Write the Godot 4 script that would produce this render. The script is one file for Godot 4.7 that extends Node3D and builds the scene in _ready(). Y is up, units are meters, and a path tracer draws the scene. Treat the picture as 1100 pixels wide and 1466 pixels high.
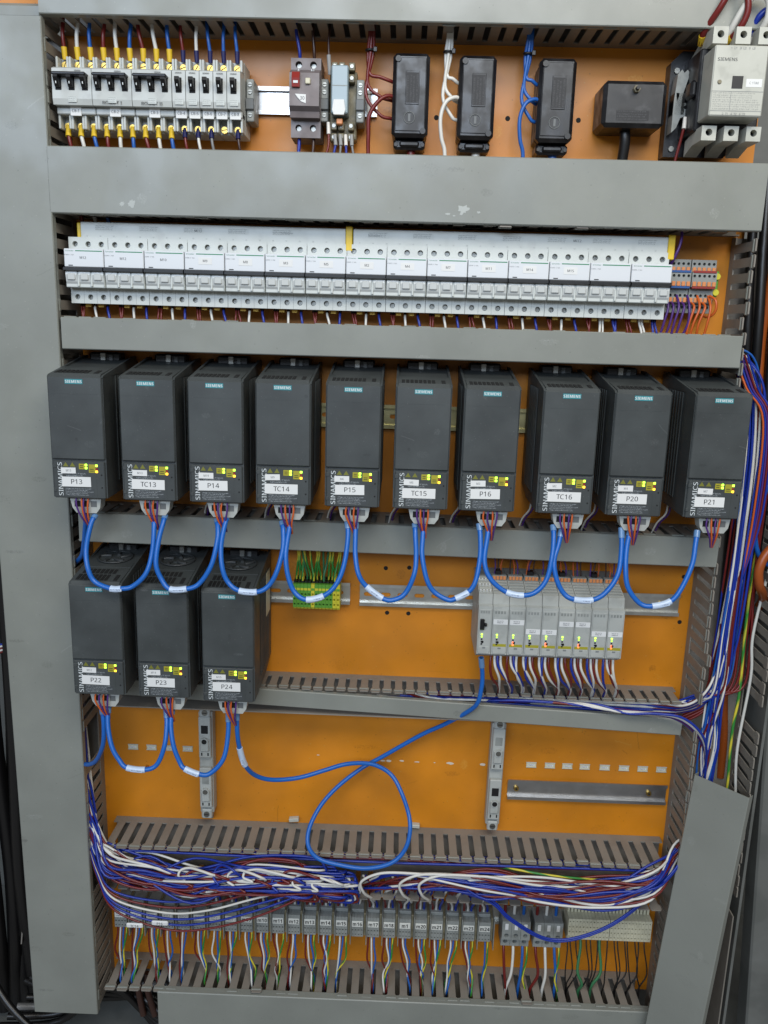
extends Node3D
# An open control cabinet: orange mounting panel, grey slotted cable ducts, breakers, motor drives, terminals and wiring.
# All lengths inside the builders are millimetres (U turns them into metres); x right, y up, z out of the panel.

const U := 0.001
var M := {}
var taken := {}
var rng := RandomNumberGenerator.new()
var text_cache := {}

# paths of the blue network cables, in millimetres
const LOOPS := [
	["P13", "TC13", [Vector3(-409,1234,140), Vector3(-412,1224,149), Vector3(-417,1192,158), Vector3(-413,1167,166), Vector3(-404,1149,168), Vector3(-382,1141,171), Vector3(-368,1141,171), Vector3(-353,1144,168), Vector3(-335,1162,166), Vector3(-328,1189,158), Vector3(-327,1222,149), Vector3(-331,1234,140)], 5],
	["TC13", "P14", [Vector3(-314,1237,140), Vector3(-315,1227,149), Vector3(-319,1205,158), Vector3(-321,1176,166), Vector3(-314,1156,168), Vector3(-302,1143,171), Vector3(-279,1144,171), Vector3(-263,1151,168), Vector3(-247,1176,166), Vector3(-240,1208,158), Vector3(-241,1225,149), Vector3(-244,1233,140)], 5],
	["P14", "TC14", [Vector3(-230,1237,140), Vector3(-231,1230,149), Vector3(-235,1201,158), Vector3(-232,1173,166), Vector3(-224,1154,168), Vector3(-209,1144,171), Vector3(-185,1143,171), Vector3(-170,1151,168), Vector3(-159,1171,166), Vector3(-152,1201,158), Vector3(-153,1223,149), Vector3(-156,1233,140)], 5],
	["TC14", "P15", [Vector3(-144,1238,140), Vector3(-146,1218,150), Vector3(-148,1191,160), Vector3(-144,1165,166), Vector3(-135,1144,169), Vector3(-119,1135,172), Vector3(-96,1140,169), Vector3(-80,1155,166), Vector3(-70,1181,160), Vector3(-66,1216,150), Vector3(-68,1238,140)], 5],
	["P15", "TC15", [Vector3(-56,1241,140), Vector3(-56,1216,149), Vector3(-55,1194,158), Vector3(-50,1171,166), Vector3(-39,1155,168), Vector3(-17,1140,171), Vector3(-3,1138,171), Vector3(13,1147,168), Vector3(24,1173,166), Vector3(26,1196,158), Vector3(24,1224,149), Vector3(23,1236,140)], 4],
	["TC15", "P16", [Vector3(35,1238,140), Vector3(34,1219,149), Vector3(34,1197,158), Vector3(41,1167,166), Vector3(52,1150,168), Vector3(70,1141,171), Vector3(80,1143,171), Vector3(97,1152,168), Vector3(106,1167,166), Vector3(111,1197,158), Vector3(111,1222,149), Vector3(109,1239,140)], 6],
	["P16", "TC16", [Vector3(122,1239,140), Vector3(120,1223,150), Vector3(117,1192,160), Vector3(126,1170,166), Vector3(147,1154,169), Vector3(170,1151,172), Vector3(187,1156,169), Vector3(200,1173,166), Vector3(206,1203,160), Vector3(208,1226,150), Vector3(208,1240,140)], 4],
	["TC16", "P20", [Vector3(220,1236,140), Vector3(215,1216,150), Vector3(209,1196,160), Vector3(213,1173,166), Vector3(223,1155,169), Vector3(236,1148,172), Vector3(262,1147,169), Vector3(280,1158,166), Vector3(295,1182,160), Vector3(299,1214,150), Vector3(299,1240,140)], 5],
	["P20", "P21", [Vector3(312,1241,140), Vector3(306,1219,150), Vector3(304,1191,160), Vector3(308,1165,166), Vector3(324,1145,169), Vector3(340,1142,172), Vector3(365,1149,169), Vector3(379,1168,166), Vector3(391,1198,160), Vector3(396,1222,150), Vector3(400,1239,140)], 5],
	["P22", "P23", [Vector3(-403,961,140), Vector3(-402,933,151), Vector3(-394,904,162), Vector3(-382,885,167), Vector3(-371,876,170), Vector3(-345,874,170), Vector3(-329,881,167), Vector3(-319,907,162), Vector3(-318,932,151), Vector3(-321,952,140)], 4],
	["P23", "P24", [Vector3(-311,961,140), Vector3(-312,936,151), Vector3(-306,908,162), Vector3(-296,885,167), Vector3(-289,878,170), Vector3(-269,870,170), Vector3(-254,870,167), Vector3(-236,890,162), Vector3(-231,922,151), Vector3(-232,960,140)], 4],
]
const LONG := [Vector3(-220,960,140), Vector3(-220,924,140), Vector3(-218,894,135), Vector3(-212,861,125), Vector3(-200,833,105), Vector3(-177,818,90), Vector3(-140,814,75), Vector3(-103,820,62), Vector3(-72,825,50), Vector3(-44,823,40), Vector3(-20,817,36), Vector3(4,803,40), Vector3(21,781,58), Vector3(33,756,85), Vector3(32,729,98), Vector3(21,707,104), Vector3(1,693,108), Vector3(-34,685,108), Vector3(-73,688,106), Vector3(-105,696,104), Vector3(-121,713,98), Vector3(-121,735,84), Vector3(-106,759,60), Vector3(-80,782,40), Vector3(-45,805,24), Vector3(-13,825,22), Vector3(46,869,30), Vector3(84,898,45), Vector3(115,932,70), Vector3(127,952,82), Vector3(131,978,86), Vector3(131,1000,88), Vector3(127,1029,95)]
const STUB_A := [Vector3(-421,1234,140), Vector3(-427,1219,130), Vector3(-438,1188,110), Vector3(-450,1162,90), Vector3(-471,1142,62)]
const STUB_B := [Vector3(-414,959,140), Vector3(-410,929,145), Vector3(-415,892,140), Vector3(-439,849,110), Vector3(-468,827,80), Vector3(-485,831,60)]

# ------------------------------------------------------------------ mesh builder
class Shape:
	var v := PackedVector3Array()
	var n := PackedVector3Array()
	var c := PackedColorArray()
	var uv := PackedVector2Array()
	var idx := PackedInt32Array()
	var coloured := false
	var mapped := false
	func tri(a: Vector3, b: Vector3, d: Vector3, out: Vector3) -> void:
		var nn := (d - a).cross(b - a)
		if nn.length_squared() < 1e-12: return
		if nn.dot(out) < 0.0:
			var t := b
			b = d
			d = t
			nn = -nn
		nn = nn.normalized()
		var k := v.size()
		v.append_array([a, b, d])
		n.append_array([nn, nn, nn])
		idx.append_array([k, k + 1, k + 2])
	func quad(a: Vector3, b: Vector3, d: Vector3, e: Vector3, out: Vector3) -> void:
		tri(a, b, d, out)
		tri(a, d, e, out)
	func box(lo: Vector3, hi: Vector3, bev := 0.0) -> Shape:
		if bev <= 0.0:
			var p := []
			for k in 8: p.append(Vector3(hi.x if k & 1 else lo.x, hi.y if k & 2 else lo.y, hi.z if k & 4 else lo.z))
			quad(p[0], p[1], p[3], p[2], Vector3.FORWARD)
			quad(p[4], p[5], p[7], p[6], Vector3.BACK)
			quad(p[0], p[1], p[5], p[4], Vector3.DOWN)
			quad(p[2], p[3], p[7], p[6], Vector3.UP)
			quad(p[0], p[2], p[6], p[4], Vector3.LEFT)
			quad(p[1], p[3], p[7], p[5], Vector3.RIGHT)
			return self
		var h := (hi - lo) * 0.5
		var m := (hi + lo) * 0.5
		var b := minf(bev, minf(h.x, minf(h.y, h.z)) * 0.95)
		var q := func(sx: int, sy: int, sz: int, ax: int) -> Vector3:
			var r := Vector3(h.x * sx, h.y * sy, h.z * sz)
			if ax != 0: r.x -= b * sx
			if ax != 1: r.y -= b * sy
			if ax != 2: r.z -= b * sz
			return m + r
		for s in [-1, 1]:
			quad(q.call(s, -1, -1, 0), q.call(s, 1, -1, 0), q.call(s, 1, 1, 0), q.call(s, -1, 1, 0), Vector3(s, 0, 0))
			quad(q.call(-1, s, -1, 1), q.call(1, s, -1, 1), q.call(1, s, 1, 1), q.call(-1, s, 1, 1), Vector3(0, s, 0))
			quad(q.call(-1, -1, s, 2), q.call(1, -1, s, 2), q.call(1, 1, s, 2), q.call(-1, 1, s, 2), Vector3(0, 0, s))
			for t in [-1, 1]:
				quad(q.call(s, t, -1, 0), q.call(s, t, 1, 0), q.call(s, t, 1, 1), q.call(s, t, -1, 1), Vector3(s, t, 0))
				quad(q.call(s, -1, t, 0), q.call(s, 1, t, 0), q.call(s, 1, t, 2), q.call(s, -1, t, 2), Vector3(s, 0, t))
				quad(q.call(-1, s, t, 1), q.call(1, s, t, 1), q.call(1, s, t, 2), q.call(-1, s, t, 2), Vector3(0, s, t))
				for w in [-1, 1]:
					tri(q.call(s, t, w, 0), q.call(s, t, w, 1), q.call(s, t, w, 2), Vector3(s, t, w))
		return self
	func prism(poly: Array, axis: int, t0: float, t1: float) -> Shape:
		var pp := PackedVector2Array(poly)
		var at := func(p: Vector2, t: float) -> Vector3:
			return Vector3(t, p.x, p.y) if axis == 0 else (Vector3(p.x, t, p.y) if axis == 1 else Vector3(p.x, p.y, t))
		var ax := Vector3(1, 0, 0) if axis == 0 else (Vector3(0, 1, 0) if axis == 1 else Vector3(0, 0, 1))
		var ids := Geometry2D.triangulate_polygon(pp)
		for k in range(0, ids.size(), 3):
			tri(at.call(pp[ids[k]], t0), at.call(pp[ids[k + 1]], t0), at.call(pp[ids[k + 2]], t0), -ax)
			tri(at.call(pp[ids[k]], t1), at.call(pp[ids[k + 1]], t1), at.call(pp[ids[k + 2]], t1), ax)
		var cw := Geometry2D.is_polygon_clockwise(pp)
		for k in pp.size():
			var a := pp[k]
			var b := pp[(k + 1) % pp.size()]
			var e := (b - a)
			var o2 := Vector2(-e.y, e.x) if cw else Vector2(e.y, -e.x)
			var o3: Vector3 = at.call(o2, 0.0)
			quad(at.call(a, t0), at.call(b, t0), at.call(b, t1), at.call(a, t1), o3)
		return self
	func cyl(a: Vector3, b: Vector3, r0: float, r1: float, sides := 12, caps := true) -> Shape:
		var d := (b - a).normalized()
		var s := d.cross(Vector3.UP if absf(d.y) < 0.9 else Vector3.RIGHT).normalized()
		var t := d.cross(s)
		var k0 := v.size()
		for k in sides:
			var an := TAU * k / sides
			var o := s * cos(an) + t * sin(an)
			v.append_array([a + o * r0, b + o * r1])
			n.append_array([o, o])
		for k in sides:
			var i := k0 + 2 * k
			var j := k0 + 2 * ((k + 1) % sides)
			idx.append_array([i, i + 1, j, j, i + 1, j + 1])
		if caps:
			for k in sides:
				var o := s * cos(TAU * k / sides) + t * sin(TAU * k / sides)
				var o2 := s * cos(TAU * (k + 1) / sides) + t * sin(TAU * (k + 1) / sides)
				if r0 > 0.0: tri(a, a + o * r0, a + o2 * r0, -d)
				if r1 > 0.0: tri(b, b + o * r1, b + o2 * r1, d)
		return self
	# a flat rectangular face at z with a round (or square) well sunk into it
	func well(x0: float, y0: float, x1: float, y1: float, z: float, cx: float, cy: float, r: float, depth: float, sides := 12, hx := 0.0, open := false) -> Shape:
		var an := []
		for k in sides: an.append(TAU * (k + 0.5) / sides)
		for p in [[x0, y0], [x1, y0], [x1, y1], [x0, y1]]:
			an.append(fposmod(atan2(p[1] - cy, p[0] - cx), TAU))
		an.sort()
		var inn := []
		var outp := []
		for a in an:
			var d := Vector2(cos(a), sin(a))
			var tx: float = ((x1 if d.x > 0 else x0) - cx) / d.x if absf(d.x) > 1e-6 else 1e9
			var ty: float = ((y1 if d.y > 0 else y0) - cy) / d.y if absf(d.y) > 1e-6 else 1e9
			var t := minf(tx, ty)
			outp.append(Vector3(cx + d.x * t, cy + d.y * t, z))
			inn.append(Vector3(cx + d.x * r + signf(d.x) * hx, cy + d.y * r, z))
		var back := Vector3(0, 0, -depth)
		for k in an.size():
			var j := (k + 1) % an.size()
			quad(outp[k], outp[j], inn[j], inn[k], Vector3.BACK)
			quad(inn[k], inn[j], inn[j] + back, inn[k] + back, Vector3(cx, cy, z) - inn[k])
			if not open: tri(Vector3(cx, cy, z) + back, inn[k] + back, inn[j] + back, Vector3.BACK)
		return self
	# a box without its front, whose front is made of cells [x0, y0, x1, y1, cx, cy, r] that carry wells
	func block(lo: Vector3, hi: Vector3, cells: Array, depth: float) -> Shape:
		quad(lo, Vector3(hi.x, lo.y, lo.z), Vector3(hi.x, hi.y, lo.z), Vector3(lo.x, hi.y, lo.z), Vector3.FORWARD)
		quad(lo, Vector3(hi.x, lo.y, lo.z), Vector3(hi.x, lo.y, hi.z), Vector3(lo.x, lo.y, hi.z), Vector3.DOWN)
		quad(Vector3(lo.x, hi.y, lo.z), Vector3(hi.x, hi.y, lo.z), hi, Vector3(lo.x, hi.y, hi.z), Vector3.UP)
		quad(lo, Vector3(lo.x, hi.y, lo.z), Vector3(lo.x, hi.y, hi.z), Vector3(lo.x, lo.y, hi.z), Vector3.LEFT)
		quad(Vector3(hi.x, lo.y, lo.z), Vector3(hi.x, hi.y, lo.z), hi, Vector3(hi.x, lo.y, hi.z), Vector3.RIGHT)
		for q in cells:
			if q[6] > 0.0: well(q[0], q[1], q[2], q[3], hi.z, q[4], q[5], q[6], depth)
			else: quad(Vector3(q[0], q[1], hi.z), Vector3(q[2], q[1], hi.z), Vector3(q[2], q[3], hi.z), Vector3(q[0], q[3], hi.z), Vector3.BACK)
		return self
	func tube(pts: Array, r: float, sides := 8, stripe := []) -> Shape:
		var up := Vector3(0.31, 0.2, 0.93)
		var k0 := v.size()
		var run := 0.0
		for k in pts.size():
			var d: Vector3 = (pts[mini(k + 1, pts.size() - 1)] - pts[maxi(k - 1, 0)]).normalized()
			if absf(d.dot(up)) > 0.97: up = Vector3(0.9, 0.1, -0.3)
			var s := d.cross(up).normalized()
			var t := s.cross(d)
			up = t
			if k > 0: run += pts[k].distance_to(pts[k - 1])
			for j in sides:
				var an := TAU * j / sides
				var o := s * cos(an) + t * sin(an)
				v.append(pts[k] + o * r)
				n.append(o)
				if stripe.size():
					coloured = true
					c.append(stripe[1] if fposmod(float(j) / sides + run / 60.0, 1.0) < 0.42 else stripe[0])
		for k in pts.size() - 1:
			for j in sides:
				var a := k0 + k * sides + j
				var b := k0 + k * sides + (j + 1) % sides
				idx.append_array([a, b, a + sides, b, b + sides, a + sides])
		for e in [0, pts.size() - 1]:
			var d2: Vector3 = (pts[1] - pts[0]) if e == 0 else (pts[e - 1] - pts[e])
			for j in sides:
				if coloured: c.append_array([stripe[0], stripe[0], stripe[0]])
				tri(pts[e], v[k0 + e * sides + j], v[k0 + e * sides + (j + 1) % sides], -d2)
		return self
	# a flat sheet facing +z that carries texture coordinates
	func sheet(x0: float, y0: float, x1: float, y1: float, z: float) -> Shape:
		mapped = true
		var k := v.size()
		v.append_array([Vector3(x0, y0, z), Vector3(x0, y1, z), Vector3(x1, y1, z), Vector3(x1, y0, z)])
		for i in 4: n.append(Vector3.BACK)
		uv.append_array([Vector2(0, 1), Vector2(0, 0), Vector2(1, 0), Vector2(1, 1)])
		idx.append_array([k, k + 1, k + 2, k, k + 2, k + 3])
		return self
	func mesh() -> ArrayMesh:
		var a := []
		a.resize(Mesh.ARRAY_MAX)
		var w := PackedVector3Array()
		w.resize(v.size())
		for k in v.size(): w[k] = v[k] * 0.001
		a[Mesh.ARRAY_VERTEX] = w
		a[Mesh.ARRAY_NORMAL] = n
		a[Mesh.ARRAY_INDEX] = idx
		if coloured and c.size() == v.size(): a[Mesh.ARRAY_COLOR] = c
		if mapped and uv.size() == v.size(): a[Mesh.ARRAY_TEX_UV] = uv
		var m := ArrayMesh.new()
		m.add_surface_from_arrays(Mesh.PRIMITIVE_TRIANGLES, a)
		return m

func S() -> Shape:
	return Shape.new()

func V(x: float, y: float, z: float) -> Vector3:
	return Vector3(x, y, z)

# ------------------------------------------------------------------ objects
func numbered(called: String) -> String:
	var k: int = taken.get(called, 0)
	taken[called] = k + 1
	return called if k == 0 else "%s_%03d" % [called, k]

func tag(o: Node, label: String, category: String, group := "") -> void:
	o.set_meta("label", label)
	o.set_meta("category", category)
	if group: o.set_meta("group", group)

func thing(called: String, label: String, category: String, at: Vector3, group := "") -> Node3D:
	var o := Node3D.new()
	o.name = numbered(called)
	add_child(o)
	o.position = at * U
	tag(o, label, category, group)
	return o

func part(parent: Node, called: String, shape, mat: Material, at := Vector3.ZERO) -> MeshInstance3D:
	var o := MeshInstance3D.new()
	o.name = called
	o.mesh = shape.mesh() if shape is Shape else shape
	o.material_override = mat
	parent.add_child(o, true)
	o.position = at * U
	return o

func solo(called: String, shape, mat: Material, at: Vector3, label: String, category: String, group := "") -> MeshInstance3D:
	var o := part(self, numbered(called), shape, mat, at)
	tag(o, label, category, group)
	return o

func structure(called: String, shape: Shape, mat: Material) -> MeshInstance3D:
	var o := part(self, numbered(called), shape, mat)
	o.set_meta("kind", "structure")
	return o

func text(parent: Node, called: String, words: String, cap: float, mat: Material, at: Vector3, wide := 1.0, turn := 0.0, bold := false) -> MeshInstance3D:
	var key := "%s|%.2f|%s" % [words, cap, bold]
	if not text_cache.has(key):
		var f := SystemFont.new()
		f.font_names = PackedStringArray(["Droid Sans"])
		if bold: f.font_weight = 700
		var t := TextMesh.new()
		t.text = words
		t.font = f
		t.font_size = 20
		t.pixel_size = cap * U / 14.3
		t.depth = 0.15 * U
		t.curve_step = 1.2
		text_cache[key] = t
	var o := part(parent, called, text_cache[key], mat, at)
	o.rotation.z = turn
	o.scale = Vector3(wide, 1, 1)
	return o

func curve(p: Array, steps := 5) -> Array:
	var out := []
	for k in p.size() - 1:
		var a: Vector3 = p[maxi(k - 1, 0)]
		var b: Vector3 = p[k]
		var d: Vector3 = p[k + 1]
		var e: Vector3 = p[mini(k + 2, p.size() - 1)]
		for i in steps:
			out.append(b.cubic_interpolate(d, a, e, float(i) / steps))
	out.append(p[-1])
	return out

func rel(p: Array, o: Vector3) -> Array:
	var q := []
	for a in p: q.append(a - o)
	return q

# one wire is one thing
func wire(called: String, pts: Array, r: float, colour: String, label: String, group := "", steps := 5, sides := 7, category := "wire") -> MeshInstance3D:
	var p := curve(rel(pts, pts[0]), steps)
	var sh := S().tube(p, r, sides, [Color(0.03, 0.2, 0.035), Color(0.6, 0.5, 0.04)] if colour == "yellow_green" else [])
	return solo(called, sh, M["w_" + colour], pts[0], label, category, group)

# a wire with a crimped sleeve over its end
func ferruled(pts: Array, r: float, colour: String, sleeve: String, label: String, group: String, sl := 14.0, sr := 3.8) -> Node3D:
	var t := thing("wire", label, "wire", pts[0], group)
	var p := curve(rel(pts, pts[0]), 5)
	part(t, "insulation", S().tube(p, r, 8), M["w_" + colour])
	var d: Vector3 = (p[3] - p[0]).normalized()
	part(t, "ferrule", S().cyl(-d * 1.0, d * sl, sr * 0.86, sr, 10), M["s_" + sleeve])
	return t

# ------------------------------------------------------------------ materials
func noise_tex(colours: Array, spots: Array, freq: float, sd: int, octaves := 4, size := 512, kind := FastNoiseLite.TYPE_SIMPLEX_SMOOTH) -> NoiseTexture2D:
	var f := FastNoiseLite.new()
	f.noise_type = kind
	f.frequency = freq
	f.seed = sd
	f.fractal_octaves = octaves
	var g := Gradient.new()
	g.offsets = PackedFloat32Array(spots)
	g.colors = PackedColorArray(colours)
	var t := NoiseTexture2D.new()
	t.width = size
	t.height = size
	t.seamless = true
	t.noise = f
	t.color_ramp = g
	return t

func plain(col: Color, rough: float, metal := 0.0, spec := 0.5) -> StandardMaterial3D:
	var m := StandardMaterial3D.new()
	m.albedo_color = col
	m.roughness = rough
	m.metallic = metal
	m.metallic_specular = spec
	return m

# plastic or paint with uneven tone, uneven gloss and a faint skin texture
func worn(col: Color, vary: float, rough: float, scale: float, sd: int, bump := 0.0, metal := 0.0) -> StandardMaterial3D:
	var m := plain(Color.WHITE, rough, metal)
	var lo := col.darkened(vary)
	var hi := col.lightened(vary * 0.5)
	m.albedo_texture = noise_tex([lo, col, col, hi], [0.25, 0.45, 0.6, 0.85], 0.012, sd, 5)
	m.roughness = 1.0
	var spread := 0.04 if metal > 0.5 else 0.08
	var a := rough - spread
	var b := minf(1.0, rough + spread)
	m.roughness_texture = noise_tex([Color(a, a, a), Color(b, b, b)], [0.3, 0.7], 0.02, sd + 7, 4, 256)
	m.roughness_texture_channel = BaseMaterial3D.TEXTURE_CHANNEL_RED
	if bump > 0.0:
		m.heightmap_enabled = true
		m.heightmap_scale = bump
		m.heightmap_texture = noise_tex([Color.BLACK, Color.WHITE], [0.2, 0.8], 0.08, sd + 11, 3, 256)
	m.uv1_triplanar = true
	m.uv1_world_triplanar = true
	m.uv1_scale = Vector3.ONE * scale
	return m

# a worn surface: uneven tone, dust specks, short scratches and rubbed smudges, drawn into one image
func scuffed(col: Color, vary: float, specks: int, scratches: int, smudges: int, rough: float, scale: float, sd: int) -> StandardMaterial3D:
	var m := worn(col, 0.0, rough, scale, sd)
	var n := 768
	var f := FastNoiseLite.new()
	f.seed = sd
	f.frequency = 0.006
	f.fractal_octaves = 5
	var base := f.get_seamless_image(n, n)
	var im := Image.create(n, n, false, Image.FORMAT_RGB8)
	for y in n:
		for x in n:
			var k := (base.get_pixel(x, y).r - 0.5) * 2.0 * vary
			im.set_pixel(x, y, Color(col.r * (1.0 + k), col.g * (1.0 + k), col.b * (1.0 + k)))
	var g := RandomNumberGenerator.new()
	g.seed = sd + 3
	for k in smudges:
		var cx := g.randf() * n
		var cy := g.randf() * n
		var rx := g.randf_range(3, 16)
		var ry := g.randf_range(2, 9)
		var to := col.darkened(0.35) if g.randf() < 0.7 else col.lightened(0.4)
		for i in 150:
			var a := g.randf() * TAU
			var q := sqrt(g.randf())
			var px := posmod(int(cx + cos(a) * rx * q), n)
			var py := posmod(int(cy + sin(a) * ry * q), n)
			im.set_pixel(px, py, im.get_pixel(px, py).lerp(to, 0.11))
	for k in scratches:
		var p := Vector2(g.randf() * n, g.randf() * n)
		var d := Vector2.from_angle(g.randf() * TAU)
		var to := col.lightened(0.45) if g.randf() < 0.6 else col.darkened(0.5)
		var amount := g.randf_range(0.08, 0.32)
		for i in g.randi_range(5, 42):
			p += d
			d = d.rotated(g.randf_range(-0.06, 0.06))
			var px := posmod(int(p.x), n)
			var py := posmod(int(p.y), n)
			im.set_pixel(px, py, im.get_pixel(px, py).lerp(to, amount))
	for k in specks:
		var px := g.randi_range(0, n - 1)
		var py := g.randi_range(0, n - 1)
		im.set_pixel(px, py, im.get_pixel(px, py).lerp(col.darkened(0.6) if g.randf() < 0.5 else Color(0.7, 0.69, 0.66), g.randf_range(0.1, 0.5)))
	m.albedo_texture = ImageTexture.create_from_image(im)
	return m

func glow(col: Color, e: float) -> StandardMaterial3D:
	var m := plain(col, 0.4)
	m.emission_enabled = true
	m.emission = col
	m.emission_energy_multiplier = e
	return m

# rows of print too fine to read, as ink on a ground
func fine_print(ground: Color, ink: Color, w: int, h: int, rows: int, sd: int) -> StandardMaterial3D:
	var im := Image.create(w, h, false, Image.FORMAT_RGB8)
	im.fill(ground)
	var r := RandomNumberGenerator.new()
	r.seed = sd
	var step := float(h) / rows
	for k in rows:
		var x := 2
		var stop := w - 2 - r.randi_range(0, w / 5)
		while x < stop:
			var l := r.randi_range(1, 3)
			var y0 := int(k * step + step * 0.2)
			for i in l:
				var hh := maxi(1, int(step * (0.55 if r.randf() < 0.7 else 0.3)))
				im.fill_rect(Rect2i(x + i, y0 + r.randi_range(0, 1), 1, hh), ground.lerp(ink, r.randf_range(0.5, 1.0)))
			x += l + (2 if r.randf() < 0.2 else 1)
	var m := plain(Color.WHITE, 0.6)
	m.albedo_texture = ImageTexture.create_from_image(im)
	return m

func make_materials() -> void:
	M.panel = scuffed(Color(0.765, 0.475, 0.075), 0.11, 1600, 30, 40, 0.45, 1.05, 3)
	M.duct = worn(Color(0.50, 0.475, 0.44), 0.05, 0.55, 2.0, 21)
	M.cover = scuffed(Color(0.50, 0.508, 0.48), 0.05, 900, 5, 45, 0.40, 1.35, 33)
	M.steel_grey = worn(Color(0.40, 0.405, 0.39), 0.08, 0.5, 1.5, 35)
	M.drive = scuffed(Color(0.225, 0.24, 0.24), 0.12, 2200, 10, 50, 0.52, 2.3, 41)
	M.black = plain(Color(0.055, 0.055, 0.06), 0.42)
	M.hole = plain(Color(0.03, 0.03, 0.03), 0.8)
	M.box_black = worn(Color(0.085, 0.085, 0.095), 0.2, 0.40, 6.0, 51)
	M.white_body = worn(Color(0.745, 0.76, 0.745), 0.03, 0.42, 4.0, 55)
	M.white_face = plain(Color(0.80, 0.81, 0.82), 0.35)
	M.clear_toggle = plain(Color(0.73, 0.74, 0.73), 0.22)
	M.paper = plain(Color(0.83, 0.83, 0.82), 0.6)
	M.ivory_paper = plain(Color(0.79, 0.79, 0.76), 0.6)
	M.green_line = plain(Color(0.16, 0.48, 0.33), 0.5)
	M.green_ink = plain(Color(0.33, 0.52, 0.42), 0.6)
	M.ink = plain(Color(0.10, 0.10, 0.11), 0.6)
	M.grey_ink = plain(Color(0.45, 0.46, 0.46), 0.6)
	M.white_ink = plain(Color(0.78, 0.80, 0.80), 0.5)
	M.teal = plain(Color(0.16, 0.49, 0.52), 0.5)
	M.sticker = plain(Color(0.60, 0.57, 0.14), 0.5)
	M.warning = plain(Color(0.43, 0.43, 0.15), 0.5)
	M.yellow = plain(Color(0.83, 0.70, 0.16), 0.45)
	M.beige_grey = worn(Color(0.64, 0.65, 0.63), 0.05, 0.5, 5.0, 61)
	M.old_breaker = worn(Color(0.70, 0.71, 0.695), 0.05, 0.5, 5.0, 62)
	M.old_white = worn(Color(0.69, 0.69, 0.65), 0.06, 0.5, 5.0, 63)
	M.taupe = worn(Color(0.42, 0.385, 0.385), 0.06, 0.5, 5.0, 65)
	M.red = plain(Color(0.50, 0.12, 0.09), 0.4)
	M.olive = worn(Color(0.45, 0.42, 0.33), 0.15, 0.5, 8.0, 67)
	M.relay_blue = plain(Color(0.52, 0.58, 0.60), 0.3)
	M.terminal = worn(Color(0.52, 0.53, 0.515), 0.08, 0.5, 6.0, 69)
	M.terminal_dark = plain(Color(0.36, 0.37, 0.37), 0.5)
	M.ivory = worn(Color(0.76, 0.74, 0.64), 0.06, 0.5, 7.0, 71)
	M.pe_green = plain(Color(0.33, 0.56, 0.18), 0.45)
	M.pe_yellow = plain(Color(0.75, 0.72, 0.18), 0.45)
	M.orange_pl = plain(Color(0.78, 0.50, 0.30), 0.45)
	M.blue_pl = plain(Color(0.14, 0.30, 0.52), 0.45)
	M.red_pl = plain(Color(0.52, 0.16, 0.14), 0.45)
	M.screw_metal = plain(Color(0.55, 0.55, 0.53), 0.35, 1.0)
	M.metal = plain(Color(0.56, 0.56, 0.54), 0.42, 1.0)
	M.zinc = worn(Color(0.80, 0.80, 0.78), 0.04, 0.40, 5.0, 73, 0.0, 1.0)
	M.zinc_yellow = worn(Color(0.82, 0.78, 0.58), 0.05, 0.40, 5.0, 75, 0.0, 1.0)
	M.alu = worn(Color(0.72, 0.72, 0.72), 0.03, 0.36, 6.0, 77, 0.0, 1.0)
	M.brass = plain(Color(0.72, 0.60, 0.32), 0.35, 1.0)
	M.fan = plain(Color(0.19, 0.20, 0.205), 0.5)
	M.chip = plain(Color(0.64, 0.655, 0.64), 0.6)
	M.gum = plain(Color(0.78, 0.74, 0.68), 0.8)
	M.sleeve = plain(Color(0.72, 0.78, 0.86), 0.3)
	M.sleeve_clear = plain(Color(0.36, 0.50, 0.66), 0.25)
	M.led_green = glow(Color(0.70, 1.0, 0.25), 2.2)
	M.led_dim = glow(Color(0.70, 0.92, 0.28), 0.9)
	M.led_amber = glow(Color(1.0, 0.74, 0.18), 2.4)
	M.led_red = glow(Color(1.0, 0.42, 0.24), 1.9)
	M.print_dark = fine_print(Color(0.225, 0.24, 0.25), Color(0.72, 0.74, 0.75), 110, 24, 5, 5)
	M.print_dark_b = fine_print(Color(0.225, 0.24, 0.25), Color(0.66, 0.68, 0.69), 84, 12, 2, 6)
	M.print_white = fine_print(Color(0.745, 0.76, 0.745), Color(0.42, 0.43, 0.43), 90, 16, 3, 7)
	M.print_paper = fine_print(Color(0.83, 0.83, 0.82), Color(0.25, 0.25, 0.27), 40, 12, 2, 8)
	M.print_contactor = fine_print(Color(0.69, 0.69, 0.65), Color(0.52, 0.52, 0.50), 120, 60, 8, 9)
	M.print_box = fine_print(Color(0.085, 0.085, 0.095), Color(0.24, 0.24, 0.25), 80, 30, 4, 10)
	M.print_sleeve = fine_print(Color(0.72, 0.78, 0.86), Color(0.35, 0.38, 0.45), 40, 8, 1, 11)
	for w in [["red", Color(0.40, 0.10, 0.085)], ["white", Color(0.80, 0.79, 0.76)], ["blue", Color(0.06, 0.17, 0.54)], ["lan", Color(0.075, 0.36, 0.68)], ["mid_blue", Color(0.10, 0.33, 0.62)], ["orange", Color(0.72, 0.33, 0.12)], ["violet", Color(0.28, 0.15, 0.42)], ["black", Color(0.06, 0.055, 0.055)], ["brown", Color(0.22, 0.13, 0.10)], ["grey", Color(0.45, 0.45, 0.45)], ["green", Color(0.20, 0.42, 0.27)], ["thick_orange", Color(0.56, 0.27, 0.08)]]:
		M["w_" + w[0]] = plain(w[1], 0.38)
	var yg := plain(Color.WHITE, 0.4)
	yg.vertex_color_use_as_albedo = true
	M.w_yellow_green = yg
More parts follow.
